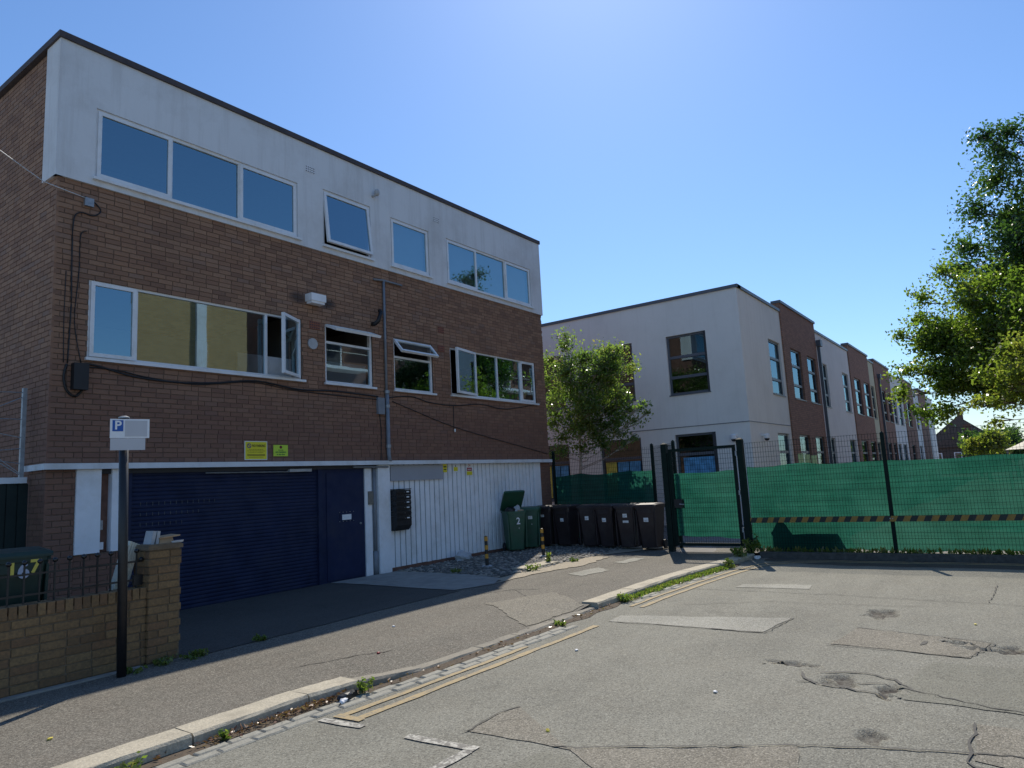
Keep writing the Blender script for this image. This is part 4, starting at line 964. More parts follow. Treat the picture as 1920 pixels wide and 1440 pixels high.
MB().box(3.75, 4.12, YW-0.055, YW+0.31, 1.145, 1.185).box(3.76, 4.105, YW-0.045, YW+0.30, 1.185, 1.20).build('pier_cap', 'mortar_yellow', GW)
MB().box(-3.0, 3.7, YW-0.09, YW-0.01, -0.05, 0.016).build('footing', 'concrete', GW)
RL = thing('railing', 'black ball topped railing on the low yellow brick wall', 'railing', (3.0, YW+0.11, 0.775))
yr = YW+0.10
for z in (0.845, 1.03): MB().box(-3.0, 3.78, yr-0.006, yr+0.006, z, z+0.018).build('rail', 'black_metal', RL)
x = -2.9
bar = MB().box(-0.007, 0.007, -0.007, 0.007, 0.775, 1.13).mesh('bar', 'black_metal', (0, 0, 0.775)); ball = MB().lathe((0, 0, 0), [(0.004, -0.025), (0.020, -0.015), (0.026, 0.0), (0.020, 0.015), (0.004, 0.025)], 10).mesh('ball_finial', 'black_gloss', smooth=True)
while x < 3.74:
    b_ = link('bar', bar, RL); b_.location = (x-3.0, -0.01, 0); f_ = link('ball_finial', ball, b_); f_.location = (0, 0, 0.372)
    x += 0.127
for xx in (3.70, ):
    MB().lathe((3.735, yr-0.03, 1.06), [(0.006, -0.025), (0.022, -0.012), (0.026, 0), (0.022, 0.012), (0.006, 0.025)], 10).build('end_boss', 'black_metal', RL, smooth=True)
    MB().box(3.67, 3.772, yr-0.02, yr+0.02, 0.80, 0.90).build('end_bracket', 'black_metal', RL)

# boards and packaging left on the pier
def slabobj(name, mat, c, size, rot, label, cat, group=None):
    m_ = MB().box(-size[0]/2, size[0]/2, -size[1]/2, size[1]/2, 0, size[2]); me = m_.mesh(name, mat)
    o = link(name, me); o.location = c; o.rotation_euler = rot; return tag(o, label, cat, group)
for i in range(5):
    slabobj('foam_strip', 'foam_board', (3.530+i*0.026, 7.80-0.006*i, 0.62), (0.022, 0.10, 0.61+0.012*((i*3) % 4)), (RAD(3), RAD(14), 0), 'pale strip leaning on the brick pier, %s' % ('outermost beside the sign post', 'second from the sign post', 'middle one of the bundle', 'second from the pier', 'the one touching the pier')[i], 'board', 'pale strips leaning on the pier')
slabobj('foam_sheet', 'plaster_grey', (3.835, 7.60, 1.198), (0.035, 0.16, 0.14), (0, RAD(12), 0), 'small grey block standing on top of the brick pier', 'board')
slabobj('foam_sheet', 'plaster_grey', (3.885, 7.59, 1.198), (0.03, 0.15, 0.135), (0, RAD(8), 0), 'short grey slab beside the cardboard on the brick pier', 'board')
cbx = thing('cardboard_box', 'flattened brown cardboard box lying on top of the brick pier', 'box', (4.0, 7.6, 1.2))
MB().hexa([(3.90, 7.50, 1.25), (4.12, 7.49, 1.265), (4.14, 7.72, 1.27), (3.91, 7.72, 1.255), (3.90, 7.50, 1.262), (4.12, 7.49, 1.28), (4.14, 7.72, 1.282), (3.91, 7.72, 1.267)]).build('flap', 'cardboard', cbx)
MB().hexa([(3.90, 7.50, 1.199), (4.06, 7.50, 1.199), (4.06, 7.70, 1.199), (3.90, 7.70, 1.199), (3.92, 7.52, 1.252), (4.05, 7.52, 1.262), (4.05, 7.69, 1.265), (3.92, 7.69, 1.255)]).build('body', 'cardboard', cbx)
tag(MB().hexa([(4.03, 7.46, 1.199), (4.14, 7.47, 1.199), (4.15, 7.60, 1.199), (4.03, 7.62, 1.199), (4.03, 7.45, 1.216), (4.145, 7.46, 1.222), (4.15, 7.60, 1.215), (4.04, 7.62, 1.213)]).build('crumpled_paper', 'litter_white'), 'crumpled white packaging on the corner of the brick pier', 'litter')

# wheelie bins --------------------------------------------------------------
def make_bin(name, mat, lid_open=0.0, lidmat=None):
    """local: front faces -Y, origin at base centre"""
    root = thing(name, None, None)
    b = MB(); W, D = 0.285, 0.34
    prof = [(0.045, 0.205, 0.20), (0.06, 0.215, 0.215), (0.55, 0.250, 0.285), (0.86, 0.272, 0.318), (0.90, 0.276, 0.322), (0.90, 0.292, 0.338), (0.945, 0.292, 0.338)]
    seg = []
    for (z, wx, dy) in prof:
        c = 0.045; ring = []
        for (sx, sy) in ((-1, -1), (1, -1), (1, 1), (-1, 1)):
            x, y = sx*wx, sy*dy
            a, bb = ((x, y-sy*c), (x-sx*c, y)) if sx*sy > 0 else ((x-sx*c, y), (x, y-sy*c))
            ring += [(*a, z), (*bb, z)]
        seg.append(ring)
    for r_ in seg: b.v += r_
    for i in range(len(seg)-1):
        for k in range(8): b.f.append((i*8+k, i*8+(k+1) % 8, (i+1)*8+(k+1) % 8, (i+1)*8+k))
    b.f.append(tuple(range(7, -1, -1)))
    # inner wall so an open bin is hollow
    n = len(b.v); b.v += [(x*0.93, y*0.94, z) for x, y, z in seg[-1]] + [(x*0.88, y*0.88, 0.55) for x, y, z in seg[2]]
    m_ = 6*8
    for k in range(8):
        b.f.append((m_+k, m_+(k+1) % 8, n+(k+1) % 8, n+k)); b.f.append((n+k, n+(k+1) % 8, n+8+(k+1) % 8, n+8+k))
    b.f.append(tuple(range(n+8, n+16)))
    body = b.build('body', mat, root)
    MB().box(-0.17, 0.17, -0.331, -0.318, 0.80, 0.885).build('front_panel', mat, body)
    for s in (-1, 1): MB().hexa([(s*0.245-0.012, -0.312, 0.10), (s*0.245+0.012, -0.312, 0.10), (s*0.245+0.012, -0.20, 0.10), (s*0.245-0.012, -0.20, 0.10), (s*0.262-0.012, -0.320, 0.86), (s*0.262+0.012, -0.320, 0.86), (s*0.262+0.012, -0.2, 0.86), (s*0.262-0.012, -0.2, 0.86)]).build('rib', mat, body)
    l = MB()
    ys = [-0.36, -0.345, -0.2, 0.0, 0.2, 0.33]; zs = [0.0, 0.035, 0.052, 0.060, 0.055, 0.038]; hw = [0.285, 0.298, 0.302, 0.302, 0.302, 0.298]
    for y, z, h in zip(ys, zs, hw):
        l.v += [(-h, y, -0.022), (-h, y, z*0.55), (-h*0.82, y, z), (h*0.82, y, z), (h, y, z*0.55), (h, y, -0.022)]
    for i in range(5):
        for k in range(5): l.f.append((i*6+k, (i+1)*6+k, (i+1)*6+k+1, i*6+k+1))
        l.f.append((i*6+5, (i+1)*6+5, (i+1)*6, i*6))
    l.f += [tuple(range(6)), tuple(range(35, 29, -1))]
    T = Matrix.Translation((0, 0.345, 0.965)) @ Matrix.Rotation(-lid_open, 4, 'X') @ Matrix.Translation((0, -0.345, -0.005))
    lid = l.xf(T).build('lid', lidmat or mat, root)
    MB().tube([(-0.22, 0.385, 0.955), (0.22, 0.385, 0.955)], 0.014, 8).box(-0.24, -0.20, 0.33, 0.39, 0.93, 0.975).box(0.20, 0.24, 0.33, 0.39, 0.93, 0.975).build('handle', mat, root)
    for s in (-1, 1): MB().cyl((s*0.25-0.025, 0.225, 0.10), 0.10, 0.05, 18, 'x').build('wheel', 'black_plastic', root)
    MB().tube([(-0.22, 0.225, 0.10), (0.22, 0.225, 0.10)], 0.012, 6).build('axle', 'galvanised', root)
    return root
def sticker(root, x, z, w_, h_, slope=0.07):
    y = -0.345-0.0
    yy = lambda zz: -(0.285+(zz-0.55)*0.106)-0.006
    s_ = MB().hexa([(x-w_/2, yy(z-h_/2), z-h_/2), (x+w_/2, yy(z-h_/2), z-h_/2), (x+w_/2, yy(z-h_/2)+0.01, z-h_/2), (x-w_/2, yy(z-h_/2)+0.01, z-h_/2),
                    (x-w_/2, yy(z+h_/2), z+h_/2), (x+w_/2, yy(z+h_/2), z+h_/2), (x+w_/2, yy(z+h_/2)+0.01, z+h_/2), (x-w_/2, yy(z+h_/2)+0.01, z+h_/2)]).build('sticker', 'sticker_white', root)
    MB().box(x-w_*0.36, x+w_*0.3, yy(z)-0.003, yy(z)+0.002, z-h_*0.1, z-h_*0.02).box(x-w_*0.36, x+w_*0.1, yy(z)-0.003, yy(z)+0.002, z-h_*0.3, z-h_*0.22).build('print', 'sticker_print', s_)
brown = make_bin('wheelie_bin', 'bin_brown')
spots = [(15.02, 9.92, -84, 'dark brown wheelie bin wedged behind the closed green bin', (0.02, 0.78, 0.10, 0.08)),
         (15.06, 9.34, -94, 'brown wheelie bin, second of the brown row from the building', (0.02, 0.66, 0.11, 0.08)),
         (14.95, 8.58, -84, 'brown wheelie bin, third of the brown row from the building', (-0.02, 0.70, 0.11, 0.09)),
         (14.82, 8.02, -94, 'brown wheelie bin, third of the brown row from the gate', (0.0, 0.66, 0.12, 0.09)),
         (14.76, 7.48, -86, 'brown wheelie bin with two stickers, second from the gate', (0.0, 0.76, 0.12, 0.09)),
         (14.70, 6.92, -90, 'brown wheelie bin at the end of the row beside the gate post', (0.0, 0.66, 0.13, 0.09))]
bins = [brown]+[copy_tree(brown) for _ in spots[1:]]
for o, (x, y, a, lab, st) in zip(bins, spots):
    tag(o, lab, 'bin', 'brown wheelie bins along the fence'); sticker(o, *st)
    if 'two stickers' in lab: sticker(o, 0.01, 0.62, 0.16, 0.05)
    o.location = (x, y, 0.0); o.rotation_euler = (0, 0, RAD(a))
    o.location.z = 0.012; o.scale = (0.86, 0.86, 1.0)
gb = make_bin('wheelie_bin', 'bin_green', RAD(40)); tag(gb, 'green wheelie bin numbered 2, lid open and full of rubbish', 'bin', 'green wheelie bins by the plank wall')
text('number', '2', 0.22, (0.03, -0.325, 0.71), gb, 'sticker_white', bold=0.004); text('number', '6', 0.05, (0.05, -0.298, 0.55), gb, 'sticker_white')
gb.scale = (0.86, 0.86, 1.0); gb.location = (13.80, 10.06, 0.02); gb.rotation_euler = (0, 0, RAD(-38))
gb2 = make_bin('wheelie_bin', 'bin_green'); tag(gb2, 'closed green wheelie bin between the open bin and brown bins', 'bin', 'green wheelie bins by the plank wall')
sticker(gb2, 0.02, 0.78, 0.12, 0.12); text('number', '6', 0.05, (0.06, -0.304, 0.60), gb2, 'sticker_white')
gb2.scale = (0.86, 0.86, 1.0); gb2.location = (14.42, 10.00, 0.02); gb2.rotation_euler = (0, 0, RAD(-62))
# rubbish bags in the open bin
def lump(name, mat, c, r, seed, sq=0.75, label=None, cat=None, parent=None, nn=3):
    import bmesh
    bm = bmesh.new(); bmesh.ops.create_icosphere(bm, subdivisions=nn, radius=1)
    rr = random.Random(seed); ph = [(Vector((rr.gauss(0, 1), rr.gauss(0, 1), rr.gauss(0, 1))), rr.uniform(0, 6), rr.uniform(0.04, 0.13)) for _ in range(10)]
    for v in bm.verts:
        k = 1+sum(a*math.sin(d.dot(v.co)*2.6+p) for d, p, a in ph); v.co = Vector((v.co.x*r[0], v.co.y*r[1], max(v.co.z, -0.6)*r[2]*sq))*k
    me = bpy.data.meshes.new(name); bm.to_mesh(me); bm.free(); me.materials.append(MATS[mat])
    o = link(name, me, parent); o.location = c
    if label: tag(o, label, cat)
    return o
lump('rubbish_bag', 'litter_black', (13.75, 10.12, 0.92), (0.14, 0.14, 0.15), 1, 1, 'black rubbish bag stuffed into the open green bin', 'bag')
lump('rubbish_bag', 'plaster_grey', (13.86, 10.02, 0.93), (0.11, 0.10, 0.11), 2, 1, 'pale rubbish bag in the open green bin', 'bag')
slabobj('cardboard_piece', 'cardboard', (13.90, 9.93, 0.93), (0.18, 0.12, 0.05), (RAD(18), RAD(-12), 0.4), 'brown cardboard piece sticking out of the open green bin', 'cardboard')
lump('cement_lump', 'plaster_grey', (12.05, 10.22, 0.05), (0.24, 0.15, 0.13), 5, 1, 'pale grey cement lump against the foot of the white planks', 'rubble')

hb = make_bin('wheelie_bin', 'bin_dark_green'); tag(hb, 'dark green wheelie bin numbered 167 behind the black railing', 'bin')
text('number', '1', 0.17, (-0.03, -0.337, 0.83), hb, 'number_yellow', bold=0.006); text('number', '6', 0.19, (0.06, -0.336, 0.81), hb, 'number_grey', bold=0.008); text('number', '7', 0.17, (0.155, -0.338, 0.845), hb, 'number_yellow', bold=0.006)
hb.location = (2.76, 8.18, 0.24); hb.rotation_euler = (0, 0, RAD(-8))
tag(MB().box(-3.0, 3.88, 7.70, 10.93, -0.1, 0.24).build('garden_slab', 'concrete'), kind='structure')
# side gate and wire trellis left of the block
SG = thing('side_gate', 'dark green side gate with pale top rail beside the brick flank', 'gate', (2.6, 10.95, 0))
MB().box(0.5, 3.88, 10.97, 11.02, 0.0, 1.98).build('panel', 'garden_green', SG)
for i in range(26): MB().box(0.52+i*0.13, 0.635+i*0.13, 10.952, 10.97, 0.02, 1.97).build('board', 'garden_green', SG)
MB().box(0.5, 3.86, 10.93, 11.04, 1.98, 2.06).build('top_rail', 'lintel_white', SG)
TR = thing('wire_trellis', 'grey steel trellis with crossed wires above the side gate', 'trellis', (3.0, 11.0, 2.06))
MB().box(3.78, 3.83, 10.96, 11.01, 2.06, 3.28).build('post', 'galvanised', TR); MB().box(1.6, 1.65, 10.96, 11.01, 2.06, 3.28).build('post', 'galvanised', TR)
for (xa, za, xb, zb) in ((1.65, 3.2, 3.78, 3.22), (1.65, 2.9, 3.78, 2.85), (1.65, 2.3, 3.78, 2.45), (1.65, 2.1, 3.78, 3.15), (3.78, 2.1, 2.2, 3.25), (3.78, 2.6, 1.65, 3.1), (3.78, 2.12, 2.9, 2.9), (1.65, 2.6, 3.78, 2.25)):
    MB().tube([(xa, 10.985, za), ((xa+xb)/2, 10.985, (za+zb)/2-0.03), (xb, 10.985, zb)], 0.006, 5).build('wire', 'galvanised', TR)

# street sign post
SP = thing('sign_post', 'black steel post with parking sign plates at the pavement edge', 'sign post', (3.42, 7.24, 0))
MB().tube([(3.42, 7.24, -0.05), (3.405, 7.24, 1.2), (3.385, 7.24, 2.49)], 0.043, 16).build('post', 'black_metal', SP, smooth=True)
MB().lathe((3.385, 7.24, 2.488), [(0.05, 0), (0.05, 0.012), (0.025, 0.022), (0.004, 0.025)], 16).build('post_cap', 'galvanised', SP)
def rotplate(x0, x1, z0, z1, a, mat, d=0.0, name='sign_plate'):
    m_ = MB().box(x0, x1, -0.062-d, -0.056-d, z0, z1).xf(Matrix.Translation((3.39, 7.24, 0)) @ Matrix.Rotation(a, 4, 'Z')); return m_.build(name, mat, SP)
A_ = RAD(-16)
p1 = rotplate(-0.135, 0.215, 2.285, 2.475, A_, 'sticker_white'); rotplate(-0.115, -0.02, 2.352, 2.462, A_, 'ink_blue', 0.003, 'blue_panel')
rotplate(-0.005, 0.195, 2.30, 2.46, A_, 'plate_grey', 0.002, 'grey_panel')
p2 = rotplate(-0.13, 0.18, 2.165, 2.282, A_, 'plate_grey')
me_t = text('letter', 'P', 0.12, (0, 0, 0), None, 'sticker_white', bold=0.003); me_t.parent = SP
Tm = Matrix.Translation((3.39-3.42, 0, 0)) @ Matrix.Rotation(A_, 4, 'Z') @ Matrix.Translation((-0.067, -0.067, 2.408))
for v in me_t.data.vertices: v.co = Tm @ v.co
for z in (2.22, 2.40): MB().lathe((3.39, 7.24, z), [(0.047, 0), (0.050, 0.004), (0.050, 0.022), (0.047, 0.026)], 16).build('clip', 'galvanised', SP)

# bollards -------------------------------------------------------------------
def make_bollard():
    r_ = thing('bollard', None, None)
    MB().lathe((0, 0, 0), [(0.11, -0.02), (0.11, 0.012), (0.09, 0.02)], 16).build('base_plate', 'plaster_grey', r_)
    MB().cyl((0, 0, 0), 0.034, 0.58, 14).build('tube', 'bollard_black', r_, smooth=False)
    for z in (0.16, 0.33, 0.50): MB().lathe((0, 0, z), [(0.0352, 0), (0.0356, 0.003), (0.0356, 0.082), (0.0352, 0.085)], 14).build('yellow_band', 'bollard_yellow', r_)
    MB().lathe((0, 0, 0.578), [(0.036, 0), (0.034, 0.012), (0.018, 0.02), (0.002, 0.022)], 14).build('cap', 'bollard_black', r_)
    return r_
b1 = make_bollard(); b2 = copy_tree(b1)
b1.location = (11.22, 8.90, 0.015); b2.location = (13.02, 8.74, 0.015); b2.rotation_euler = (RAD(-1.5), RAD(1), 0.3)
tag(b1, 'black and yellow banded bollard on cobbles facing the plank wall', 'bollard', 'banded bollards on the cobbles'); tag(b2, 'black and yellow banded bollard standing in front of the bins', 'bollard', 'banded bollards on the cobbles')

# ------------------------------------------------------------------ mesh fence, gate, netting, barrier
def mesh_panel(parent, p0, p1, z0, z1, name='wire_mesh', sp=0.05, hs=0.10, r=0.0021):
    """welded mesh between two plan points; one part"""
    p0, p1 = Vector((*p0, 0)), Vector((*p1, 0)); d = p1-p0; L = d.length; d.normalize(); nrm = Vector((d.y, -d.x, 0))
    mb = MB(); n = int(L/sp)
    def bar(a, b, q): 
        # square wire
        t = (b-a).normalized(); s1 = nrm*q; s2 = t.cross(nrm)*q
        mb.hexa([a-s1-s2, a+s1-s2, a+s1+s2, a-s1+s2, b-s1-s2, b+s1-s2, b+s1+s2, b-s1+s2])
    for i in range(n+1):
        c = p0+d*(L*i/n); bar(c+Vector((0, 0, z0)), c+Vector((0, 0, z1)), r)
    z = z0+0.03; k = 0
    while z < z1:
        for dz in ((0, 0.0) if True else (0,)): pass
        bar(p0+Vector((0, 0, z))+nrm*0.006, p1+Vector((0, 0, z))+nrm*0.006, r*1.15); z += hs; k += 1
    return mb.build(name, 'fence_green', parent, kind='stuff')
def netting(parent, p0, p1, z0, z1, seed, off):
    p0, p1 = Vector((*p0, 0)), Vector((*p1, 0)); d = p1-p0; L = d.length; d.normalize(); nrm = Vector((-d.y, d.x, 0))
    if nrm.x < 0: nrm = -nrm
    nu, nv = max(4, int(L/0.08)), 22; rr = random.Random(seed); ph = [rr.uniform(0, 6) for _ in range(6)]
    vs = []; fs = []
    for i in range(nu+1):
        u = L*i/nu
        top = z1+0.02*math.sin(u*0.9+ph[0])+0.012*math.sin(u*5.3+ph[1])-0.045*abs(math.sin(u*2.2+ph[4]))
        bot = z0+0.018*math.sin(u*3+ph[2])+0.014*math.sin(u*7.7+ph[5])
        for j in range(nv+1):
            v = j/nv; z = bot+(top-bot)*v
            q = p0+d*u+nrm*(off+0.012*math.sin(u*2.3+v*5+ph[3])+0.010*math.sin(u*6.1+v*15+ph[4])*math.sin(u*1.3+ph[0])+0.006*math.sin(v*40+u*1.5+ph[5])); vs.append((q.x, q.y, z))
    for i in range(nu):
        for j in range(nv):
            a = i*(nv+1)+j; fs.append((a, a+nv+1, a+nv+2, a+1))
    return npmesh('netting', 'green_netting', vs, fs, parent, smooth=True)
def post(parent, x, y, z0, z1, s=0.03, name='post', cap=True):
    mb = MB().box(x-s, x+s, y-s, y+s, z0, z1)
    if cap: mb.hexa([(x-s-0.004, y-s-0.004, z1), (x+s+0.004, y-s-0.004, z1), (x+s+0.004, y+s+0.004, z1), (x-s-0.004, y+s+0.004, z1), (x-0.006, y-0.006, z1+0.035), (x+0.006, y-0.006, z1+0.035), (x+0.006, y+0.006, z1+0.035), (x-0.006, y+0.006, z1+0.035)])
    return mb.build(name, 'fence_green', parent)
XF = 14.46
FR = thing('mesh_fence', 'green wire mesh fence with netting closing the end of the road', 'fence', (XF, 0.5, 0))
post(FR, XF, 2.06, 0.0, 2.19, 0.03); post(FR, XF, -0.50, 0.0, 2.19, 0.03); post(FR, XF, -3.1, 0.0, 2.19, 0.03)
for a, b in ((4.58, 2.09), (2.03, -0.47), (-0.53, -3.07)): mesh_panel(FR, (XF-0.036, a), (XF-0.036, b), 0.06, 2.20)
netting(FR, (XF+0.04, 4.62), (XF+0.04, -3.1), 0.06, 1.72, 3, 0.015)
BR = thing('barrier_rail', 'black and amber hazard striped rail bolted along the fence', 'barrier', (XF-0.06, 0.5, 0.64))
MB().box(XF-0.075, XF-0.045, -3.1, 4.60, 0.59, 0.69).build('rail', 'hazard_stripe', BR)
for y in (2.045, 2.085, -0.5): MB().cyl((XF-0.085, y, 0.645), 0.012, 0.06, 8, 'x').build('bolt', 'galvanised', BR)
# gate
GT = thing('pedestrian_gate', 'dark green framed mesh gate with netting between two posts', 'gate', (XF, 5.5, 0))
post(GT, XF, 6.36, -0.02, 2.30, 0.062); post(GT, XF, 4.69, -0.02, 2.28, 0.06)
for (y0, y1, z0, z1) in ((6.20, 6.26, 0.12, 2.18), (4.80, 4.86, 0.12, 2.18), (4.86, 6.20, 2.12, 2.18), (4.86, 6.20, 0.12, 0.18)):
    MB().box(XF-0.028, XF+0.028, y0, y1, z0, z1).build('frame_bar', 'fence_green', GT)
mesh_panel(GT, (XF-0.012, 6.20), (XF-0.012, 4.86), 0.18, 2.12)
netting(GT, (XF+0.02, 6.21), (XF+0.02, 4.85), 0.30, 1.66, 8, 0.0)
MB().box(XF-0.07, XF+0.05, 6.02, 6.20, 0.92, 1.10).build('lock_box', 'black_plastic', GT); MB().tube([(XF-0.07, 6.06, 1.0), (XF-0.12, 6.06, 1.0), (XF-0.12, 5.96, 0.99)], 0.011, 6).build('handle', 'galvanised', GT)
for z in (0.4, 1.15, 1.95): MB().cyl((XF-0.04, 4.778, z), 0.022, 0.10, 10).build('hinge', 'galvanised', GT)
MB().box(XF-0.05, XF+0.05, 6.26, 6.285, 0.1, 2.1).build('gate_stop', 'fence_green', GT)
# fence behind the bins
FL = thing('mesh_fence', 'green wire mesh fence with netting behind the row of bins', 'fence', (16.27, 8.8, 0))
FX = 16.30
for y in (10.44, 7.50): post(FL, FX, y, 0.0, 2.40, 0.03)
post(FL, 15.15, 6.44, 0.0, 2.38, 0.03)
mesh_panel(FL, (FX-0.034, 10.42), (FX-0.034, 7.53), 0.06, 2.36); netting(FL, (FX+0.03, 10.44), (FX+0.03, 7.5), 0.06, 1.80, 5, 0.015)
mesh_panel(FL, (FX-0.02, 7.48), (15.17, 6.46), 0.06, 2.36); mesh_panel(FL, (15.12, 6.44), (14.53, 6.40), 0.06, 2.30)

# things behind the netting
def clutter():
    pb = thing('storage_chest', 'dark peaked storage chest standing behind the green netting', 'chest', (14.95, 3.6, 0))
    MB().hexa([(14.75, 2.85, 0), (15.25, 2.85, 0), (15.25, 4.38, 0), (14.75, 4.38, 0), (14.78, 3.15, 0.66), (15.22, 3.15, 0.66), (15.22, 4.36, 0.66), (14.78, 4.36, 0.66)]).build('body', 'wood_grey', pb)
    MB().prism([(14.76, 3.98, 0.66), (14.76, 4.38, 0.66), (14.76, 4.30, 0.80), (14.76, 4.20, 0.92), (14.76, 4.08, 0.82)], (0.46, 0, 0)).build('raised_end', 'wood_grey', pb)
    o = slabobj('timber_plank', 'wood_grey', (14.72, 4.52, 0.0), (0.04, 0.10, 0.55), (RAD(-18), 0, 0), 'short dark plank leaning behind the netting beside the chest', 'plank')
clutter()

# ------------------------------------------------------------------ school
SX, SY = 21.69, 6.67
SB = thing('school_building', 'two storey school with pale render, brick bays and tall grey windows', 'building', (SX, SY, 0))
def box_wall_front(openings):      # faces -X
    mb = MB(); wall_cells(mb, SY, 30.0, -0.05, 7.38, openings, SX, 0.14, '-x'); return mb
OF = [(7.80, 9.17, 4.20, 6.18), (10.42, 11.75, 4.20, 6.18), (7.76, 9.13, 0.9, 2.90), (10.35, 11.9, 0.9, 2.90), (13.2, 14.5, 4.2, 6.18), (13.2, 14.5, 0.9, 2.9)]
box_wall_front(OF).build('rendered_wall', 'school_render', SB)
def swin(u0, u1, z0, z1, face, plane, transoms, mull=None, poster=None):
    mb = MB(); P = (lambda a, b, c, d, e, f: mb.box(a, b, c, d, e, f)) if face == '-y' else (lambda a, b, c, d, e, f: mb.box(c, d, a, b, e, f))
    y0, y1 = plane+0.07, plane+0.14; fw = 0.07
    P(u0, u1, y0, y1, z0, z0+fw); P(u0, u1, y0, y1, z1-fw, z1); P(u0, u0+fw, y0, y1, z0+fw, z1-fw); P(u1-fw, u1, y0, y1, z0+fw, z1-fw)
    for t_ in transoms: P(u0+fw, u1-fw, y0-0.012, y1, t_-0.045, t_+0.045)
    if mull: P(mull-0.03, mull+0.03, y0, y1, z0+fw, z1-fw)
    P(u0-0.02, u1+0.02, plane-0.03, plane+0.07, z0-0.03, z0+0.005)
    w_ = mb.build('window', 'school_grey', SB)
    lv = [z0+fw]+list(transoms)+[z1-fw]
    for a, b in zip(lv, lv[1:]):
        m2 = MB()
        if face == '-y': pane_quad(m2, u0+fw-0.01, u1-fw+0.01, plane+0.10, a, b)
        else: m2.quad((plane+0.10, u1-fw+0.01, a), (plane+0.10, u0+fw-0.01, a), (plane+0.10, u0+fw-0.01, b), (plane+0.10, u1-fw+0.01, b))
        m2.build('pane', 'glass_school', w_)
    if poster and face == '-x':
        for i, c in enumerate(poster): MB().box(plane+0.05, plane+0.065, u0+0.1+(u1-u0-0.2)*i/len(poster), u0+0.1+(u1-u0-0.2)*(i+0.9)/len(poster), z0+0.1, 2.14).build('poster', c, w_)
for i, (a, b, c, d) in enumerate(OF):
    if c > 3: swin(a, b, c, d, '-x', SX, (4.78, 5.45))
    else: swin(a, b, c, d, '-x', SX, (2.25,), poster=('poster_blue', 'poster_blue', 'poster_yellow') if a > 10 else ('poster_blue',))
MB().box(SX+0.9, SX+1.0, SY+1.0, 18, 0.0, 7.2).build('room_wall', 'dark_interior', SB)
MB().box(SX+0.16, SX+0.9, SY+0.5, 18, 3.3, 3.5).build('floor_slab', 'dark_interior', SB)
# side elevation: alternating bays
bays = [(SX, 26.45, 0.0, 7.38, 'school_render', [(24.66, 26.14)]), (26.45, 31.75, -0.05, 7.72, 'school_brick', [(27.35, 28.9), (29.85, 31.35)]), (31.75, 38.9, 0.0, 7.40, 'school_render', [(32.7, 33.7), (37.0, 38.4)]),
        (38.9, 44.5, -0.05, 7.75, 'school_brick', [(39.7, 41.5), (42.4, 44.2)]), (44.5, 46.5, 0.0, 7.55, 'school_cream', [(45.0, 46.1)]), (46.5, 52.5, -0.05, 7.78, 'school_brick', [(48.6, 50.0), (50.8, 52.2)]),
        (52.5, 58.5, 0.0, 7.5, 'school_render', [(53.2, 54.8), (55.8, 57.6)]), (58.5, 64.5, -0.05, 7.7, 'school_brick', [(60, 62)]), (64.5, 68.5, 0.0, 7.4, 'school_render', [(65.5, 67)]), (68.5, 74, -0.05, 7.7, 'school_brick', []), (74, 80, 0, 7.4, 'school_render', [])]
for (a, b, dy, h, mt, wins) in bays:
    pl_ = SY+dy
    op = [(u0, u1, 4.20, 6.14) for u0, u1 in wins]+[(u0, u1, 0.9, 2.85) for u0, u1 in wins]
    mb = MB(); wall_cells(mb, a, b, -0.05, h, op, pl_, 0.14)
    if dy < 0: mb.quad((a, pl_, -0.05), (a, pl_, h), (a, SY+1.2, h), (a, SY+1.2, -0.05)); mb.quad((b, pl_, -0.05), (b, SY+1.2, -0.05), (b, SY+1.2, h), (b, pl_, h))
    mb.build('rendered_bay' if 'brick' not in mt else 'brick_bay', mt, SB)
    MB().box(a-0.03 if dy < 0 else a+0.001, b+0.03 if dy < 0 else b-0.031, pl_-0.05, pl_+0.25+(0.05 if dy < 0 else 0), h, h+0.10).build('parapet_cap', 'school_grey', SB)
    MB().box(a+0.001, b-0.001, pl_+0.3+(0.06 if dy < 0 else 0.001), pl_+1.2, -0.05, h).build('bay_core', 'dark_interior', SB)
    for (u0, u1, z0, z1) in op: swin(u0, u1, z0, z1, '-y', pl_, (4.75, 5.5) if z0 > 3 else (2.2,))
MB().box(SX-0.05, SX+0.3, SY-0.05, 30, 7.38, 7.48).build('parapet_cap', 'school_grey', SB)
MB().box(SX+0.3, 80, SY+1.2, 30, 7.0, 7.3).build('roof', 'roof_felt', SB)
MB().box(SX+1.0, 80, 29.7, 30, 0, 7.0).build('rear_wall', 'school_brick', SB); MB().box(79.8, 80, SY+0.2, 29.7, 0, 7.0).build('end_wall', 'school_brick', SB)
for xd in (31.95, 47.6):
    dp = MB().box(xd-0.06, xd+0.06, SY-0.17, SY-0.05, 0, 6.75).build('downpipe', 'school_grey', SB); MB().box(xd-0.17, xd+0.17, SY-0.24, SY-0.051, 6.75, 7.02).build('hopper', 'school_grey', dp)
MB().tube([(SX-0.012, 18, 3.15), (SX-0.012, SY-0.012, 3.13), (26.4, SY-0.012, 3.14)], 0.010, 5).build('cable', 'steel_grey', SB)
cams = []
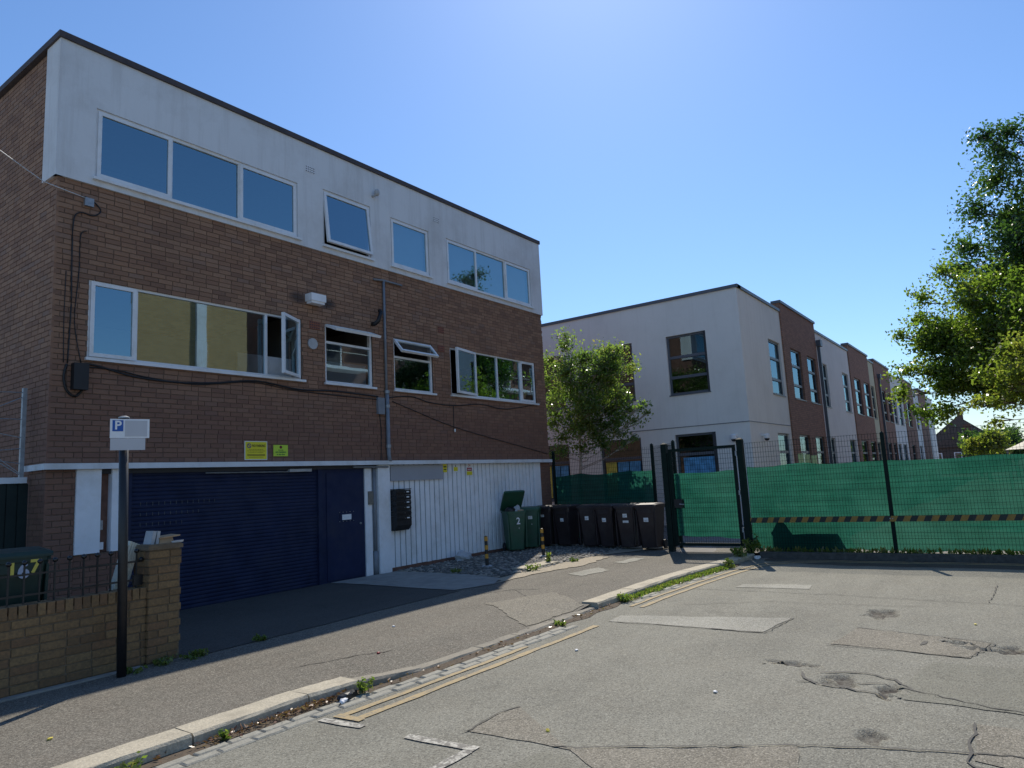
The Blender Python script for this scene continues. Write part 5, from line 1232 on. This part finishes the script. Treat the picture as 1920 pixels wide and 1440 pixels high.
for (x, y, lab) in ((SX, 7.15, 'white dome security camera on the school wall facing the gate'), (SX+1.1, SY, 'white dome security camera on a bracket round the corner of the school wall')):
    d = (-1, 0) if x == SX else (0, -1)
    t_ = thing('security_camera', lab, 'camera', (x, y, 2.6), 'dome cameras on the school wall')
    MB().box(x+(-0.16 if d[0] else -0.05), x+(0.0 if d[0] else 0.05), y+(-0.05 if d[0] else -0.16), y+(0.05 if d[0] else 0.0), 2.70, 2.76).build('bracket', 'paint_white', t_)
    cx, cy = x+d[0]*0.16, y+d[1]*0.16
    MB().lathe((cx, cy, 2.58), [(0.085, 0.03), (0.095, 0.06), (0.095, 0.15), (0.05, 0.18)], 14).build('housing', 'paint_white', t_, smooth=False)
    MB().lathe((cx, cy, 2.53), [(0.01, 0), (0.05, 0.012), (0.075, 0.045), (0.08, 0.08)], 14).build('dome', 'black_plastic', t_, smooth=True)
cams_labels = None

# lime green chairs/boards seen over the netting
for i, w_ in enumerate(('beside the brick bay', 'between two others', 'nearest the school corner')):
    y = 5.36+i*0.2
    t_ = thing('play_panel', 'pale lime play panel in the school yard, ' + ('the one ' if i != 1 else 'standing ') + w_, 'panel', (24.0, y, 0), 'lime panels in the school yard')
    MB().box(23.97, 24.0, y, y+0.16, 0.35, 2.0+0.04*i).build('board', 'plastic_lime', t_); MB().box(24.0, 24.05, y+0.06, y+0.10, 0, 1.7).build('leg', 'school_grey', t_)

# white marquee, far house, opposite house
MQ = thing('marquee', 'cream canvas tent top beyond the fence', 'tent', (42, -1.6, 0))
mb = MB(); ap_ = (42, -1.9, 4.6); ring = []
for k in range(24):
    a = 2*math.pi*k/24; ring.append((math.cos(a), math.sin(a)))
prof = [(0.06, 4.7), (0.25, 4.0), (0.7, 3.2), (1.5, 2.45), (2.6, 1.95)]
for r_, z in prof: mb.v += [(42+c*r_, -1.9+s*r_, z) for c, s in ring]
for i in range(len(prof)-1):
    for k in range(24): mb.f.append((i*24+k, (i+1)*24+k, (i+1)*24+(k+1) % 24, i*24+(k+1) % 24))
mb.build('canopy', 'canvas', MQ, smooth=True)
for k in range(0, 24, 6): MB().cyl((42+ring[k][0]*2.5, -1.9+ring[k][1]*2.5, 0), 0.05, 2.0, 8).build('pole', 'galvanised', MQ)
def house(x0, x1, y0, y1, eave, ridge, wallm, label, along='y'):
    h = thing('house', label, 'house', ((x0+x1)/2, (y0+y1)/2, 0))
    MB().box(x0, x1, y0, y1, -0.05, eave).build('wall', wallm, h)
    ym = (y0+y1)/2; xm = (x0+x1)/2
    if along == 'x': MB().prism([(x0-0.3, y0-0.3, eave), (x0-0.3, y1+0.3, eave), (x0-0.3, ym, ridge)], (x1-x0+0.6, 0, 0)).build('roof', 'roof_tile', h)
    else: MB().prism([(x0-0.3, y0-0.3, eave), (x1+0.3, y0-0.3, eave), (xm, y0-0.3, ridge)], (0, y1-y0+0.6, 0)).build('roof', 'roof_tile', h)
    for i in range(4):
        yy_ = y0+(y1-y0)*(i+0.3)/4; wn = MB().box(x0-0.04, x0+0.02, yy_, yy_+(y1-y0)*0.1, eave*0.45, eave*0.8).build('window', 'paint_white', h); MB().quad((x0-0.045, yy_+(y1-y0)*0.1-0.1, eave*0.48), (x0-0.045, yy_+0.1, eave*0.48), (x0-0.045, yy_+0.1, eave*0.77), (x0-0.045, yy_+(y1-y0)*0.1-0.1, eave*0.77)).build('pane', 'glass_school', wn)
    MB().box(xm-0.4, xm+0.4, ym-0.4, ym+0.4, ridge-0.8, ridge+0.9).build('chimney', 'brick_common', h)
    return h
house(96, 106, 1.2, 9.0, 3.0, 4.8, 'roof_tile', 'low brown tiled house past the far end of the school', 'x')
house(128, 140, 3.0, 12.0, 4.2, 8.2, 'brick_common', 'dark roofed distant house beyond the low tiled house', 'x')
OH = thing('terraced_house', 'tall yellow stock brick house across the street reflected in the windows', 'house', (14.8, -9, 0))
MB().prism([(12.45, -5.2, -0.05), (16.7, -14, -0.05), (22.0, -14, -0.05), (17.3, -5.2, -0.05)], (0, 0, 11.55)).build('wall', 'stock_brick', OH)
MB().box(15.0, 15.42, -5.2, -5.08, 0, 11.4).build('pilaster', 'paint_white', OH)
MB().prism([(12.40, -5.1, 11.5), (16.65, -14.1, 11.5), (22.05, -14.1, 11.5), (17.35, -5.1, 11.5)], (0, 0, 0.2)).build('roof', 'roof_tile', OH)
for z in (1.0, 4.2):
    wn = MB().box(13.2, 14.3, -5.2, -5.16, z, z+1.7).build('window', 'paint_white', OH); MB().box(13.28, 14.22, -5.16, -5.15, z+0.08, z+1.62).build('pane', 'dark_interior', wn)

OB = thing('apartment_block', 'dark brick block with white balcony bands, mirrored in the first floor windows', 'building', (36, -12, 0))
MB().box(23.2, 52, -18, -9.0, -0.05, 12.4).build('wall', 'brick_common', OB)
for z in (2.6, 5.4, 8.2, 11.0):
    for i in range(7):
        x0 = 23.8+i*4.0
        bl = MB().box(x0, x0+3.1, -9.0, -8.1, z, z+0.16).build('balcony', 'paint_white', OB)
        MB().tube([(x0, -8.13, z+0.95), (x0+3.1, -8.13, z+0.95)], 0.03, 6).build('rail', 'steel_grey', bl)
        wn = MB().box(x0+0.5, x0+1.9, -9.0, -8.96, z+0.25, z+2.1).build('window', 'paint_white', OB); MB().box(x0+0.58, x0+1.82, -8.96, -8.95, z+0.33, z+2.02).build('pane', 'dark_interior', wn)

# ------------------------------------------------------------------ trees and plants
def leaves(centers, radii, counts, size, seed, up=0.12):
    g_ = np.random.default_rng(seed); V_ = []; R_ = []
    for (c, r, n) in zip(centers, radii, counts):
        d = g_.normal(size=(n, 3)); d /= np.linalg.norm(d, axis=1, keepdims=True)
        rad = np.minimum((g_.random(n)**0.6)*(0.82+0.28*np.abs(g_.normal(size=n))), 1.45)
        # leaves gather along a few twigs inside each clump, so its edge is ragged
        tw = g_.normal(size=(9, 3)); tw /= np.linalg.norm(tw, axis=1, keepdims=True)
        d = d*0.55+tw[g_.integers(0, 9, n)]*0.75
        p = np.array(c)+d*rad[:, None]*np.array(r)*1.25
        t = g_.normal(size=(n, 3)); t[:, 2] -= 0.4; t /= np.linalg.norm(t, axis=1, keepdims=True)
        nn_ = g_.normal(size=(n, 3)); nn_[:, 2] += up*3; b = np.cross(nn_, t); b /= np.linalg.norm(b, axis=1, keepdims=True)+1e-9
        s = size*(0.6+0.8*g_.random(n))[:, None]; k = np.cross(t, b)*0.12
        V_.append(np.stack([p-t*s, p+b*s*0.55+k*s, p+t*s, p-b*s*0.55+k*s], 1))
        R_.append(np.clip(g_.random(n)*0.55+0.55*g_.random()-0.05, 0, 1))
    V_ = np.concatenate(V_).reshape(-1, 3); F_ = np.arange(len(V_)).reshape(-1, 4)
    return V_, F_, np.concatenate(R_)
def make_tree(name, label, cat, base, top_trunk, clumps, leafmat, leafsize, density, seed, bark='bark', tr=0.25, group=None, hmin=0.25):
    """clumps: list of (centre, radius) foliage clumps reached by limbs from the trunk"""
    rr = random.Random(seed); t_ = thing(name, label, cat, base, group)
    B = Vector(base); Tp = Vector(top_trunk)
    mb = MB()
    pts = [B.lerp(Tp, i/7)+Vector((rr.gauss(0, 0.06), rr.gauss(0, 0.06), 0))*(i > 0) for i in range(8)]; pts[0].z -= 0.1
    mb.tube(pts, [tr*(1-0.8*i/7) for i in range(8)], 9); trunk = mb.build('trunk', bark, t_, smooth=True)
    lm = MB()
    for (c, r) in clumps:
        c = Vector(c); h = min(0.95, max(hmin, (c.z-B.z-0.35*(c-B).xy.length)/(Tp.z-B.z)))
        s = pts[0].lerp(pts[-1], h); q = []
        mid = s.lerp(c, 0.5)+Vector((0, 0, -0.1*(c-s).length)); r0 = tr*(1-0.8*h)*0.42
        for i in range(6):
            u = i/5; q.append((s*(1-u)**2+mid*2*u*(1-u)+c*u*u)+Vector((rr.gauss(0, 0.03), rr.gauss(0, 0.03), 0)))
        lm.tube(q, [max(0.008, r0*(1-0.85*i/5)) for i in range(6)], 5, cap=False)
        rad = r if not isinstance(r, tuple) else r[0]
        for k in range(4):
            e = c+Vector((rr.gauss(0, 1), rr.gauss(0, 1), rr.gauss(0, 1))).normalized()*rad*0.85
            lm.tube([q[4], c.lerp(e, 0.5), e], [0.012, 0.008, 0.004], 4, cap=False)
    lm.build('limbs', bark, t_, smooth=True)
    cs = [c for c, r in clumps]; rs = [(r, r, r*0.72) if not isinstance(r, tuple) else r for c, r in clumps]
    cn = [max(60, int(density*(r[0]*r[1]*r[2])**(2/3.))) for r in rs]
    V_, F_, R_ = leaves(cs, rs, cn, leafsize, seed)
    npmesh('crown', leafmat, V_, F_, t_, rnd=R_)
    return t_
def crown(center, rad, n, r0, r1, seed, shell=0.55, keep=None):
    rr = random.Random(seed); out = []
    while len(out) < n:
        d = Vector((rr.gauss(0, 1), rr.gauss(0, 1), rr.gauss(0, 1))).normalized(); k = shell+(1-shell)*rr.random()
        p = Vector((center[0]+d.x*rad[0]*k, center[1]+d.y*rad[1]*k, center[2]+d.z*rad[2]*k))
        if keep and not keep(p): continue
        out.append((tuple(p), rr.uniform(r0, r1)))
    return out
# tall dark tree, lighter tree in front, yellowing tree near the right edge
cl = crown((27.5, -2.7, 6.9), (3.2, 3.2, 3.9), 60, 0.55, 1.0, 31) + crown((27.5, -2.2, 7.2), (1.9, 2.2, 3.2), 28, 0.7, 1.1, 38, 0.1) + [((27, -0.2, 12.1), 0.5), ((27, -0.7, 11.4), 0.7), ((27, -0.4, 10.5), 0.75), ((27, 0.3, 9.7), 0.6), ((27, -0.9, 12.0), 0.5), ((27, 0.6, 8.6), 0.65), ((27, 0.9, 7.9), 0.55), ((27.2, -1.6, 11.6), 0.8), ((27, -0.6, 9.2), 0.9), ((26.8, 0.0, 7.4), 0.9), ((27, -1.6, 10.0), 1.0), ((26.9, -0.8, 6.4), 1.0)]
make_tree('tall_tree', 'tall dark green tree rising above all others past the fence', 'tree', (27.5, -3.0, 0), (27.4, -2.6, 10.5), cl, 'leaf_dark', 0.060, 2500, 41, tr=0.34)
cl = crown((24.2, 0.1, 5.0), (2.0, 2.0, 2.2), 34, 0.40, 0.75, 33) + crown((24.3, 0.4, 5.0), (1.2, 1.5, 1.8), 18, 0.5, 0.8, 39, 0.1) + crown((24, 1.5, 4.9), (0.7, 0.95, 1.9), 10, 0.38, 0.62, 72, 0.1) + [((24, 2.55, 5.45), 0.32), ((24, 2.1, 5.9), 0.45), ((24, 1.9, 6.5), 0.45), ((24, 1.3, 7.2), 0.45), ((24, 2.5, 4.4), 0.5), ((24, 2.7, 3.7), 0.42), ((24, 2.2, 3.1), 0.5), ((24, 1.6, 3.0), 0.5), ((24, 1.4, 5.2), 0.7), ((24, 1.7, 4.2), 0.7), ((24, 0.8, 6.4), 0.7), ((24.1, 0.8, 3.6), 0.6), ((24, 2.0, 5.1), 0.5)]
make_tree('broadleaf_tree', 'mid green spreading tree in front of the far school bays', 'tree', (24.3, -0.9, 0), (24.2, -0.3, 6.2), cl, 'leaf_mid', 0.055, 2300, 42, tr=0.20, hmin=0.62)
cl = crown((20.4, -1.3, 3.7), (1.5, 1.5, 1.0), 22, 0.32, 0.55, 35) + [((20, 0.45, 3.6), 0.34), ((20, 0.15, 4.1), 0.36), ((20, -0.2, 4.2), 0.40), ((20, 0.8, 2.95), 0.26), ((20, 0.4, 2.95), 0.32), ((20, 0.2, 3.3), 0.42), ((20, -0.2, 3.5), 0.5), ((20, 0.45, 2.5), 0.20)]
make_tree('broadleaf_tree', 'smaller tree with yellowing leaves beyond the netted fence', 'tree', (20.4, -1.5, 0), (20.4, -1.4, 3.9), cl, 'leaf_yellow', 0.050, 2200, 43, tr=0.10, hmin=0.7)
# birch behind the fence by the bins
cl = crown((18.35, 10.2, 4.1), (0.8, 1.40, 1.5), 70, 0.26, 0.46, 36, 0.3) + [((18.3, 11.0, 6.05), 0.30), ((18.3, 11.1, 5.7), 0.42), ((18.3, 11.5, 5.4), 0.40), ((18.3, 11.7, 4.8), 0.40), ((18.3, 11.7, 4.1), 0.45), ((18.3, 11.6, 3.4), 0.45), ((18.3, 9.2, 5.3), 0.35), ((18.3, 9.6, 5.4), 0.40), ((18.3, 8.9, 4.8), 0.35), ((18.3, 8.65, 3.6), 0.22), ((18.3, 8.9, 3.2), 0.30), ((18.3, 8.9, 2.75), 0.2), ((18.3, 8.45, 3.4), 0.14), ((18.3, 11.4, 2.9), 0.4), ((18.3, 9.5, 2.9), 0.35), ((18.3, 10.2, 3.0), 0.35), ((18.2, 11.3, 2.55), 0.32), ((18.3, 10.6, 2.6), 0.34), ((18.3, 9.9, 2.55), 0.30), ((18.4, 11.7, 2.5), 0.25), ((18.3, 9.3, 2.55), 0.22), ((18.2, 10.9, 5.2), 0.42), ((18.3, 10.3, 5.2), 0.42), ((18.2, 11.3, 4.4), 0.42), ((18.3, 9.8, 4.9), 0.40), ((18.2, 11.0, 3.6), 0.42)]
make_tree('birch_tree', 'small birch tree with pale stems behind the fence by the bins', 'tree', (18.35, 10.95, 0), (18.3, 10.5, 5.4), cl, 'leaf_birch', 0.042, 2600, 44, 'birch_bark', 0.06, hmin=0.36)
# distant trees beyond the tent
for i, (x, y, z, r, m_, lab) in enumerate(((60, 2.0, 2.4, 1.5, 'leaf_yellow', 'rounded yellow green shrub beyond the fence near the tent'), (70, 0.5, 3.0, 2.0, 'leaf_dark', 'dark distant tree behind the cream tent'), (75, 3.2, 3.0, 1.5, 'leaf_dark', 'dark distant tree behind the yellow green shrub'))):
    cl = crown((x, y, z), (r, r, r*0.8), 16, r*0.3, r*0.5, 50+i, 0.3)
    make_tree('distant_tree', lab, 'tree', (x, y, 0), (x, y, z), cl, m_, 0.15, 420, 60+i, tr=0.15)

def weed(name, label, cat, c, h, n, spread, mat, seed, group=None, size=0.03):
    t_ = thing(name, label, cat, c, group); g_ = random.Random(seed); st = MB(); cs = []; rs = []; cn = []
    for k in range(n):
        a = g_.uniform(0, 6.28); l = h*g_.uniform(0.5, 1.0); e = Vector((c[0]+math.cos(a)*spread*g_.random(), c[1]+math.sin(a)*spread*g_.random(), c[2]+l))
        s = Vector((c[0]+math.cos(a)*spread*0.25, c[1]+math.sin(a)*spread*0.25, c[2]-0.01))
        st.tube([s, s.lerp(e, 0.5)+Vector((0, 0, 0.02)), e], [0.004, 0.003, 0.0015], 4, cap=False)
        for u in (0.35, 0.6, 0.85, 1.0): cs.append(tuple(s.lerp(e, u))); rs.append((spread*0.25+0.015, spread*0.25+0.015, 0.02+h*0.08)); cn.append(4)
    st.build('stem', mat, t_, rnd=0.5); V_, F_, R_ = leaves(cs, rs, cn, size, seed); npmesh('foliage', mat, V_, F_, t_, rnd=R_); return t_
W = [((14.22, 4.60, 0.0), 0.42, 14, 0.22, 'tall weeds growing at the foot of the right gate post'), ((13.7, 4.62, 0.0), 0.22, 10, 0.20, 'low weeds on the kerb end in front of the gate'), ((12.75, 4.52, -0.05), 0.16, 9, 0.14, 'weed tuft in the gutter below the farthest kerb stone'),
     ((9.0, 4.70, -0.07), 0.13, 12, 0.13, 'leafy weed under the pale raised kerb stone'), ((4.30, 4.80, -0.07), 0.13, 9, 0.09, 'small green weed in the gutter beside the litter'), ((10.95, 7.62, 0.01), 0.14, 12, 0.16, 'green tuft at the sunlit edge of the cobbles'),
     ((11.9, 7.9, 0.01), 0.26, 4, 0.06, 'thin upright stalk weed among the sunlit cobbles'), ((12.35, 7.55, 0.01), 0.08, 8, 0.12, 'flat weed on the grit beside the cobbles'), ((4.18, 7.30, 0.0), 0.08, 12, 0.16, 'weeds at the foot of the yellow brick pier'), ((3.85, 7.34, 0.0), 0.07, 9, 0.13, 'low weeds along the base of the garden wall'), ((3.55, 7.28, 0.0), 0.06, 9, 0.10, 'tiny weeds around the base of the sign post'),
     ((5.0, 7.35, 0.0), 0.09, 8, 0.09, 'small weed at the edge of the dark driveway'), ((10.3, 8.9, 0.01), 0.10, 9, 0.12, 'dry grass tuft at the shaded edge of the cobbles'), ((2.35, 4.86, -0.07), 0.09, 9, 0.12, 'green weed under the granite kerb at the gutter'), ((7.35, 4.72, -0.07), 0.05, 7, 0.08, 'tiny weed at a kerb joint by the dropped kerb'), ((3.05, 4.92, -0.07), 0.05, 5, 0.05, 'single small sprig growing from the granite kerb face')]
for i, (c, h, n, s, lab) in enumerate(W): weed('weed', lab, 'weed', c, h*0.8, max(4, int(n*0.8)), s, 'leaf_weed', 100+i, 'weeds in the pavement and gutter', 0.022 if h < 0.2 else 0.035)
# grass and moss along the raised kerb, shrubby growth behind the fence foot, fallen leaves
def ground_leaves(name, label, mat, pts, size, seed, flat_=0.3, cat='grass'):
    g_ = np.random.default_rng(seed); p = np.array(pts); n = len(p)
    t = g_.normal(size=(n, 3)); t[:, 2] = np.abs(t[:, 2])*flat_*3; t /= np.linalg.norm(t, axis=1, keepdims=True)
    b = np.cross(t, g_.normal(size=(n, 3))); b /= np.linalg.norm(b, axis=1, keepdims=True); s = size*(0.5+g_.random(n))[:, None]
    V_ = np.stack([p, p+t*s*0.6+b*s*0.25, p+t*s*1.3, p+t*s*0.6-b*s*0.25], 1).reshape(-1, 3)
    o = npmesh(name, mat, V_, np.arange(len(V_)).reshape(-1, 4), None, rnd=g_.random(n), kind='stuff'); return tag(o, label, cat)
g2 = random.Random(77); P = []
for i in range(6500):
    x = 9.0+3.9*g2.random()**0.9; dens = 0.5+0.5*math.sin(x*2.1+1)*math.sin(x*5.3)
    if g2.random() < 0.25+0.75*dens: P.append((x, ykerb(x)-0.01-abs(g2.gauss(0, 0.06)), ROADZ+0.004))
ground_leaves('grass_strip', 'green moss and grass growing in the gutter below the raised kerb', 'leaf_weed', P, 0.035, 5, 0.6)
P = []
for i in range(900): x = 14.3+g2.gauss(0, 0.04); P.append((14.36+abs(g2.gauss(0, 0.02)), 4.4-7.0*g2.random(), 0.03))
ground_leaves('grass_fringe', 'thin weeds along the foot of the right fence', 'leaf_weed', P, 0.07, 6, 0.9)
P = []
for i in range(700):
    x = g2.choice((g2.uniform(2.9, 4.3), g2.gauss(3.75, 0.25), g2.uniform(1.5, 9))); P.append((x, ykerb(x)-abs(g2.gauss(0, 0.05))-0.015, ROADZ+0.012+0.02*g2.random()))
ground_leaves('fallen_leaves', 'dry brown leaf litter lying along the gutter', 'leaf_dry', P, 0.028, 7, 0.1, 'leaves')
lump('plastic_litter', 'litter_black', (4.12, 4.83, -0.05), (0.10, 0.05, 0.04), 9, 1, 'crumpled black plastic litter in the gutter', 'litter', nn=2)
lump('plastic_litter', 'litter_white', (4.02, 4.76, -0.055), (0.035, 0.03, 0.02), 10, 1, 'scrap of white litter beside the black plastic', 'litter', nn=2)
lump('paper_litter', 'litter_white', (14.0, 4.42, -0.04), (0.12, 0.06, 0.04), 11, 1, 'pale paper litter by the weeds at the gate post', 'litter', nn=2)
for i, (x, y, m_) in enumerate(((4.25, 2.9, 'number_yellow'), (8.9, 0.62, 'number_yellow'), (5.6, 2.2, 'litter_white'), (6.3, 3.9, 'litter_white'), (2.3, 5.9, 'number_yellow'), (6.2, 6.4, 'litter_white'), (5.2, 5.6, 'ink_red'))):
    z = float(roadz(np.array(x), np.array(y))) if y < 4.8 else pz(x, y)
    o = lump('litter_scrap', m_, (x, y, z+0.008), (0.022, 0.018, 0.012), 20+i, 1, None, None, nn=1); tag(o, 'tiny %s scrap lying on the %s%s' % ({'number_yellow': 'yellow', 'litter_white': 'white', 'ink_red': 'red'}[m_], 'road' if y < 4.8 else 'pavement', {0: ' near the white bay line', 1: ' by the potholes', 2: ' away from the kerb', 3: ' beside the double yellow lines', 4: ' behind the granite kerb', 5: ' off the driveway', 6: ' by the dropped kerb'}[i]), 'litter', 'scraps of litter on the ground')
tag(MB().box(10.9, 12.0, 7.70, 8.05, 0.012, 0.048).build('paving_slab', 'granite'), 'loose sunlit stone slab at the edge of the cobbles', 'slab')
